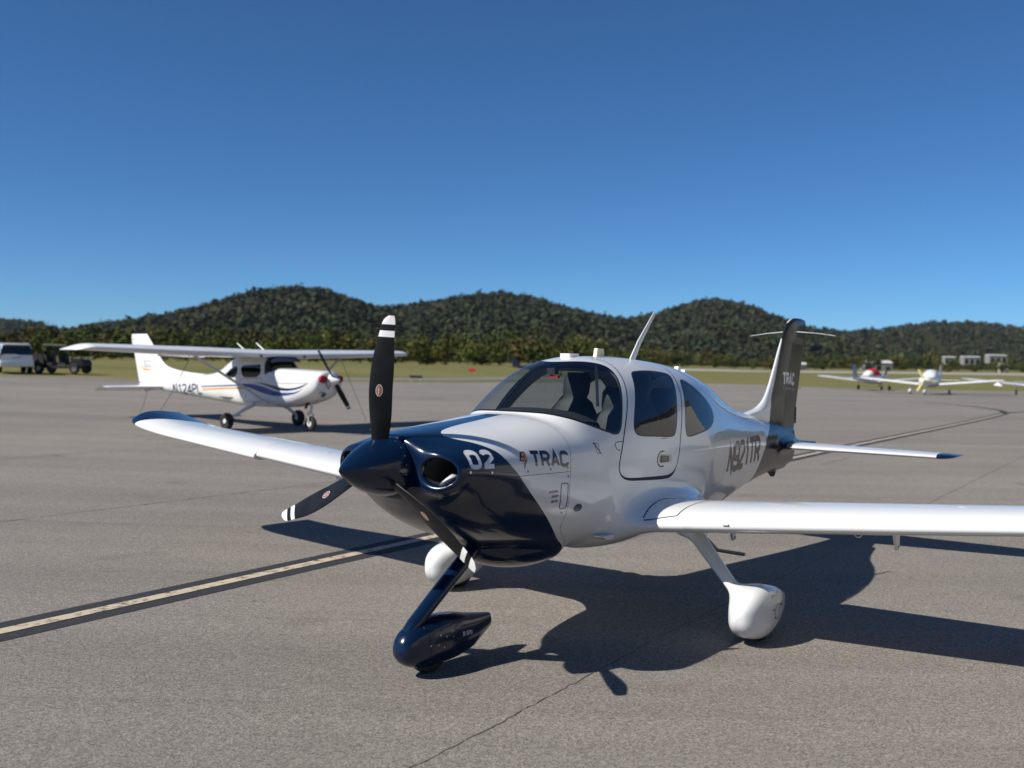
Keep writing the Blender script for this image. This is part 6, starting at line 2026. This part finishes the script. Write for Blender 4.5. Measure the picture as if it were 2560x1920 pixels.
    if spats:
        m = MB(); m.add(*loft([np.array([(x, w * math.cos(a), 0.26 + h * math.sin(a)) for a in np.linspace(0, 2 * math.pi, 12, endpoint=False)]) for x, w, h in ((0.20, 0.03, 0.04), (0.28, 0.10, 0.13), (0.48, 0.12, 0.18), (0.75, 0.08, 0.12), (1.0, 0.02, 0.03))], True, True)); m.build('wheel_fairing', M_B, g, mirror=True)
    MF = paint('%s_fin' % name, fin_col, 0.35)
    rg = []
    for z, le, te in ((1.05, 5.25, 6.62), (1.35, 5.75, 6.72), (1.9, 6.05, 6.88), (2.22, 6.28, 6.96), (2.27, 6.42, 6.94)):
        f = naca(14, 0.09, 0, 0.4); rg.append(np.stack([le + f[:, 0] * (te - le), f[:, 1] * (te - le), np.full(len(f), z)], 1))
    V, F = loft(rg, True, True); m = MB(); m.add(V, F); m.build('fin', MF, o, mirror=True, ang=60)
    return o
M_RCOV = mat('red_fabric_cover', (0.42, 0.012, 0.020), rough=0.85)
M_WCOV = mat('pale_fabric_cover', (0.62, 0.62, 0.63), rough=0.85)
M_SCOV = mat('silver_fabric_cover', (0.55, 0.57, 0.62), rough=0.7)
PW = (0.74, 0.74, 0.70)
def place(nose_px, yawdeg, tip):
    pass
def at_ref(wx, wy, yaw, lx):
    """origin so that local point (lx, 0) falls on world (wx, wy)"""
    return wx - lx * math.cos(yaw), wy - lx * math.sin(yaw)
yA = R(228); ax_, ay_ = at_ref(32.6, 92.6, yA, 2.0)
low_wing('parked_aeroplane', 'white low-wing aeroplane with a red canopy cover, tail towards the camera', ax_, ay_, yA, PW, (M_RCOV, M_WCOV), (0.03, 0.03, 0.03), (0.30, 0.32, 0.36), 0, span=10.4, blades=2)
yB = R(57); bx_, by_ = at_ref(32.2, 79.6, yB, 2.0)
low_wing('parked_aeroplane', 'white low-wing aeroplane with yellow propeller blades facing the camera', bx_, by_, yB, PW, (M_SCOV, M_SCOV), (0.62, 0.56, 0.20), (0.55, 0.58, 0.62), 1, span=10.6, blades=3)
yC = R(243); cx_, cy_ = at_ref(41.6, 81.8, yC, 2.1)
low_wing('parked_aeroplane', 'white low-wing aeroplane with lowered flaps cut off by the right edge', cx_, cy_, yC, (0.76, 0.77, 0.77), None, (0.03, 0.03, 0.03), PW, 0, span=11.0, flap_down=True, canopy_glass=True)
# dark aeroplane far beyond the taxiway, behind the big windscreen
yD = R(200); low_wing('parked_aeroplane', 'small dark grey aeroplane far off on the taxiway behind the windscreen', 6.3, 124, yD, (0.05, 0.055, 0.065), (M_INT, M_INT), (0.02, 0.02, 0.02), (0.05, 0.055, 0.07), 0, span=9.5, blades=2)

# =================================================================== vehicles on the left
M_CARW = paint('white_car_paint', (0.80, 0.81, 0.82), 0.25)
M_CARD = paint('black_car_paint', (0.012, 0.012, 0.014), 0.25)
M_CGL = mat('car_glass', (0.010, 0.011, 0.012), rough=0.06, coat=1.0)
M_TAIL = mat('tail_lamp', (0.25, 0.01, 0.01), rough=0.2, coat=1.0)
M_RIM = mat('alloy_rim', (0.35, 0.35, 0.36), rough=0.35, metal=0.8)
M_PLATE = mat('number_plate', (0.55, 0.57, 0.60), rough=0.5)
def suv(name, label, x, y, yaw, body_m):
    o = empty(name, (x, y, gzf(x, y)), yaw, label, 'car')
    # side outline (x forward) of a full-size estate car, swept across with tumble-home above the waist
    low = [(-2.55, 0.55), (-2.60, 0.85), (-2.56, 1.15), (2.40, 1.12), (2.62, 0.95), (2.66, 0.55)]
    stn = [(-2.60, 0.42, 1.12, 0.90), (-2.50, 0.40, 1.14, 0.98), (-2.0, 0.38, 1.16, 1.0), (0.0, 0.36, 1.14, 1.0), (1.3, 0.36, 1.12, 1.0), (2.0, 0.40, 1.08, 0.98), (2.45, 0.45, 1.0, 0.92), (2.62, 0.52, 0.90, 0.80)]
    rg = []
    for xx, zb, zt, w in stn:
        rg.append(np.array([(xx, w * a, b) for a, b in ((-0.94, zb), (-1, zb + 0.10), (-1.0, (zb + zt) / 2), (-0.97, zt - 0.03), (-0.93, zt), (0.93, zt), (0.97, zt - 0.03), (1.0, (zb + zt) / 2), (1, zb + 0.10), (0.94, zb))]))
    V, F = loft(rg, True, True); m = MB(); m.add(V, F); m.build('body', body_m, o, ang=30)
    gl = []
    for z, x0, x1, w in ((1.10, -2.50, 1.32, 0.93), (1.45, -2.42, 0.72, 0.86), (1.72, -2.28, 0.30, 0.79)):
        gl.append(np.array([(x0, -w, z), (x1, -w, z), (x1, w, z), (x0, w, z)]))
    V, F = loft(gl, False, False); m = MB(); m.add(V, F); m.build('glasshouse', M_CGL, o, ang=20)
    m = MB(); m.add(*loft([np.array([(-2.32, -0.80, 1.71), (0.34, -0.80, 1.71), (0.34, 0.80, 1.71), (-2.32, 0.80, 1.71)]), np.array([(-2.30, -0.76, 1.80), (0.15, -0.76, 1.80), (0.15, 0.76, 1.80), (-2.30, 0.76, 1.80)]), np.array([(-2.1, -0.62, 1.84), (-0.1, -0.62, 1.84), (-0.1, 0.62, 1.84), (-2.1, 0.62, 1.84)])], True, True)); m.build('roof', body_m, o, ang=60)
    for s in (-1, 1):
        for x0, x1 in ((-2.47, -2.28), (-1.30, -1.18), (-0.12, 0.0)):
            m = MB(); m.add(*loft([np.array([(x0, s * 0.938, 1.10), (x1, s * 0.938, 1.10), (x1, s * 0.90, 1.10), (x0, s * 0.90, 1.10)]), np.array([(x0 + 0.16 * (x0 < -2), s * 0.805, 1.72), (x1 + 0.16 * (x0 < -2) - 0.02, s * 0.805, 1.72), (x1, s * 0.76, 1.72), (x0 + 0.1, s * 0.76, 1.72)])], True, True)); m.build('pillar', body_m, o)
        m = MB(); m.tube([(-2.2, s * 0.70, 1.87), (0.0, s * 0.70, 1.87)], 0.02, 6); m.build('roof_rail', M_METAL, o)
        m = MB(); m.box((-2.545, s * 0.86, 1.02), (0.10, 0.18, 0.34)); m.build('tail_lamp', M_TAIL, o)
        m = MB(); m.box((2.50, s * 0.72, 0.86), (0.16, 0.34, 0.16)); m.build('headlight', M_LENS, o)
        m = MB(); m.box((0.85, s * 1.06, 1.20), (0.12, 0.18, 0.14)); m.build('mirror', body_m, o)
        for xx in (-1.55, 1.60):
            w = empty('wheel', (xx, s * 0.86, 0.39)); w.parent = o
            m = MB(); m.lathe([(-0.13, 0.22), (-0.135, 0.33), (-0.10, 0.385), (0.10, 0.385), (0.135, 0.33), (0.13, 0.22)], 'y', 26); m.build('tyre', M_RUBBER, w)
            m = MB(); m.lathe([(-0.125, 0.0), (-0.11, 0.08), (-0.12, 0.225), (0.12, 0.225), (0.11, 0.08), (0.125, 0.0)], 'y', 20); m.build('rim', M_RIM, w)
    m = MB(); m.box((-2.62, 0, 0.55), (0.14, 1.86, 0.22)); m.build('bumper', body_m, o, ang=20)
    m = MB(); m.box((-2.612, 0, 0.96), (0.02, 0.52, 0.13)); m.build('number_plate', M_PLATE, o)
    m = MB(); m.box((-2.36, 0, 1.76), (0.30, 1.30, 0.05)); m.build('spoiler', body_m, o, ang=20)
    return o
suv('parked_car', 'white estate car seen from behind, cut off by the left edge', -31.75, 65.4, R(122), M_CARW)

# black open utility vehicle
def buggy(x, y, yaw):
    o = empty('utility_vehicle', (x, y, gzf(x, y)), yaw, 'black open four-seat utility buggy beside the white car', 'utility vehicle')
    MB_ = mat('black_plastic', (0.012, 0.012, 0.012), rough=0.6)
    m = MB(); m.add(*loft([np.array([(xx, w * a, z) for a, z in ((-1, zb), (-1, zt), (1, zt), (1, zb))]) for xx, zb, zt, w in ((-1.75, 0.45, 0.95, 0.62), (-1.0, 0.40, 0.98, 0.70), (-0.9, 0.32, 0.50, 0.70), (0.8, 0.32, 0.50, 0.70), (0.95, 0.35, 0.98, 0.66), (1.55, 0.45, 0.90, 0.58), (1.72, 0.50, 0.72, 0.50))], True, True)); m.build('body', MB_, o, ang=25)
    for xx in (-1.25, 1.22):
        for s in (-1, 1):
            w = empty('wheel', (xx, s * 0.70, 0.33)); w.parent = o
            m = MB(); m.lathe([(-0.13, 0.17), (-0.14, 0.27), (-0.09, 0.325), (0.09, 0.325), (0.14, 0.27), (0.13, 0.17)], 'y', 22); m.build('tyre', M_RUBBER, w)
            m = MB(); m.lathe([(-0.10, 0.0), (-0.12, 0.17), (0.12, 0.17), (0.10, 0.0)], 'y', 16); m.build('rim', M_RIM, w)
    for xx in (0.25, -0.65):
        for s in (-0.33, 0.33):
            e = empty('seat', (xx, s, 0.5)); e.parent = o
            m = MB(); m.box((0, 0, 0.12), (0.46, 0.50, 0.16)); m.build('cushion', M_INT, e, ang=20)
            m = MB(); m.box((-0.24, 0, 0.45), (0.12, 0.48, 0.56), Matrix.Rotation(R(-10), 3, 'Y')); m.build('backrest', M_INT, e, ang=20)
    for s in (-1, 1):
        m = MB(); m.tube([(0.98, s * 0.60, 0.95), (0.55, s * 0.56, 1.78), (-0.95, s * 0.56, 1.80), (-1.15, s * 0.58, 0.95)], 0.025, 6); m.tube([(-0.2, s * 0.64, 0.5), (-0.2, s * 0.57, 1.79)], 0.025, 6); m.build('roll_cage', M_GAP, o)
    m = MB(); m.add(*loft([np.array([(0.62, -0.66, 1.80), (0.62, 0.66, 1.80), (-1.05, 0.66, 1.83), (-1.05, -0.66, 1.83)]), np.array([(0.58, -0.62, 1.86), (0.58, 0.62, 1.86), (-1.0, 0.62, 1.89), (-1.0, -0.62, 1.89)])], True, True)); m.build('roof', MB_, o, ang=30)
    m = MB(); c_ = Vector((0.62, 0.33, 0.98)); m.tube([c_ + Vector((0.06 * math.sin(t) * 0.5, 0.17 * math.cos(t), 0.17 * math.sin(t))) for t in np.linspace(0, 2 * math.pi, 15)], 0.015, 6, cap=False); m.tube([(0.62, 0.33, 0.98), (0.90, 0.33, 0.80)], 0.015, 6); m.build('steering_wheel', M_GAP, o)
    m = MB(); m.box((-1.45, 0, 1.10), (0.9, 1.15, 0.28)); m.build('cargo_box', MB_, o, ang=20)
    return o
buggy(-29.35, 67.4, R(-8))

# =================================================================== small things out on the field
M_SIGNR = mat('red_sign_face', (0.50, 0.04, 0.02), rough=0.6)
def field_sign(x, y, w, h, face, label, yaw=0.0):
    o = empty('taxiway_sign', (x, y, gzf(x, y) - 0.03), yaw, label, 'sign')
    m = MB(); m.box((0, 0, h / 2 + 0.2), (w, 0.12, h)); m.build('panel', face, o, ang=20)
    for s in (-1, 1):
        m = MB(); m.tube([(s * w * 0.38, 0, 0), (s * w * 0.38, 0, 0.22)], 0.03, 6); m.build('post', M_STRUT, o)
    return o
field_sign(-4.6, 118, 0.75, 0.42, M_SIGNR, 'small red sign standing in the grass beyond the taxiway')
field_sign(-7.6, 81.5, 1.0, 0.20, M_GAP, 'low dark marker board lying in the grass strip by the apron edge')

# white-roofed buildings at the foot of the right-hand hills
M_ROOFW = mat('white_metal_roof', (0.58, 0.58, 0.56), rough=0.5)
M_WALLC = mat('cream_wall', (0.55, 0.50, 0.40), rough=0.8)
M_WALLG = mat('pale_grey_wall', (0.22, 0.22, 0.21), rough=0.8)
def shed(x, y, z, w, d, h, rise, wall, roof, yaw, label, win=4):
    o = empty('building', (x, y, z), yaw, label, 'building', 'buildings below the right-hand hills')
    m = MB(); m.box((0, 0, h / 2), (w, d, h)); m.build('wall', wall, o, smooth=False)
    m = MB(); m.prism([(-d / 2 - 0.5, h + 0.02), (d / 2 + 0.5, h + 0.02), (0, h + rise)], 'x', -w / 2 - 0.4, w / 2 + 0.4); m.build('roof', roof, o, smooth=False)
    for k in range(win):
        xx = -w / 2 + w * (k + 0.5) / win
        m = MB(); m.box((xx, -d / 2 - 0.05, h * 0.45), (w / win * 0.5, 0.15, h * 0.5)); m.build('window' if k else 'door', M_CGL, o, smooth=False)
    return o
def far_at(u, v, dist):
    a, e = px_dir(u, v)
    return a * dist, dist, CH + e * dist
for (u, v, wpx, hpx, dist, wall, roof, lab) in (
        (2190, 912, 70, 22, 640, M_WALLG, M_ROOFW, 'long white-roofed shed behind the red-covered aeroplane'),
        (2372, 895, 27, 8, 760, M_WALLG, M_ROOFW, 'white-roofed building above the bushes, left of the pair on the slope'),
        (2425, 895, 42, 9, 760, M_WALLG, M_ROOFW, 'long low white-roofed building in the middle of the row on the slope'),
        (2490, 891, 46, 9, 800, M_WALLG, M_ROOFW, 'pale greenish-white building at the right end of the row on the slope'),
        (2508, 921, 20, 26, 600, M_WALLC, M_WALLC, 'narrow cream building among the bushes near the right edge'),
        (2004, 915, 18, 18, 560, M_WALLG, M_ROOFW, 'small white building just right of the big grey fin')):
    x, y, zt = far_at(u, v - hpx / 2, dist)
    w = wpx * dist / CF; h = max(hpx * dist / CF, 2.2)
    base_z = zt - 1.35 * h
    bs = max(base_z, 0.5)
    o = shed(x, y, bs - 3.0, w, min(w * 0.5, 12), zt - bs - 0.3 * h + 3.0, 0.3 * h, wall, roof, R(4), lab, 3)

# pale hangar to the right of the scene (it is mirrored in the cabin windows), with a dark car parked before it
M_HANG = mat('ribbed_hangar_wall', (0.46, 0.45, 0.41), rough=0.55)
hg = empty('hangar', (19.5, 10.0, 0.0), 0, 'pale ribbed hangar out of frame on the right, mirrored in the cabin windows', 'building')
m = MB()
poly = []
n = 150
for k in range(n):
    y0 = -24 + 40 * k / n
    poly += [(0.0, y0), (0.0, y0 + 0.16), (0.05, y0 + 0.19), (0.05, y0 + 0.24)]
poly += [(0.0, 16.0), (18.0, 16.0), (18.0, -24.0)]
m.prism(poly, 'z', 0, 7.6); m.build('wall', M_HANG, hg, smooth=False)
m = MB(); m.prism([(-0.5, 7.62), (18.5, 7.62), (9.0, 9.8)], 'y', -24.5, 16.5); m.build('roof', M_ROOFW, hg, smooth=False)
m = MB(); m.box((-0.04, -6, 2.2), (0.08, 11, 4.4)); m.build('door', M_WALLG, hg, smooth=False)
suv('parked_car', 'black estate car out of frame before the hangar, mirrored in the rear window', 17.0, 19.5, R(95), M_CARD)
# ------------------------------------------------------------------ thin valley haze
hz_m = bpy.data.materials.new('valley_haze'); hz_m.use_nodes = True
nt = hz_m.node_tree
for n in list(nt.nodes): nt.nodes.remove(n)
ho = nt.nodes.new('ShaderNodeOutputMaterial'); pv = nt.nodes.new('ShaderNodeVolumePrincipled')
pv.inputs['Color'].default_value = (0.80, 0.88, 1.0, 1); pv.inputs['Density'].default_value = 2.6e-5; pv.inputs['Anisotropy'].default_value = 0.2
nt.links.new(pv.outputs[0], ho.inputs['Volume'])
m = MB(); m.box((0, 1400, 77), (9000, 5600, 158)); hz = m.build('haze', hz_m, smooth=False); tag(hz, kind='stuff')
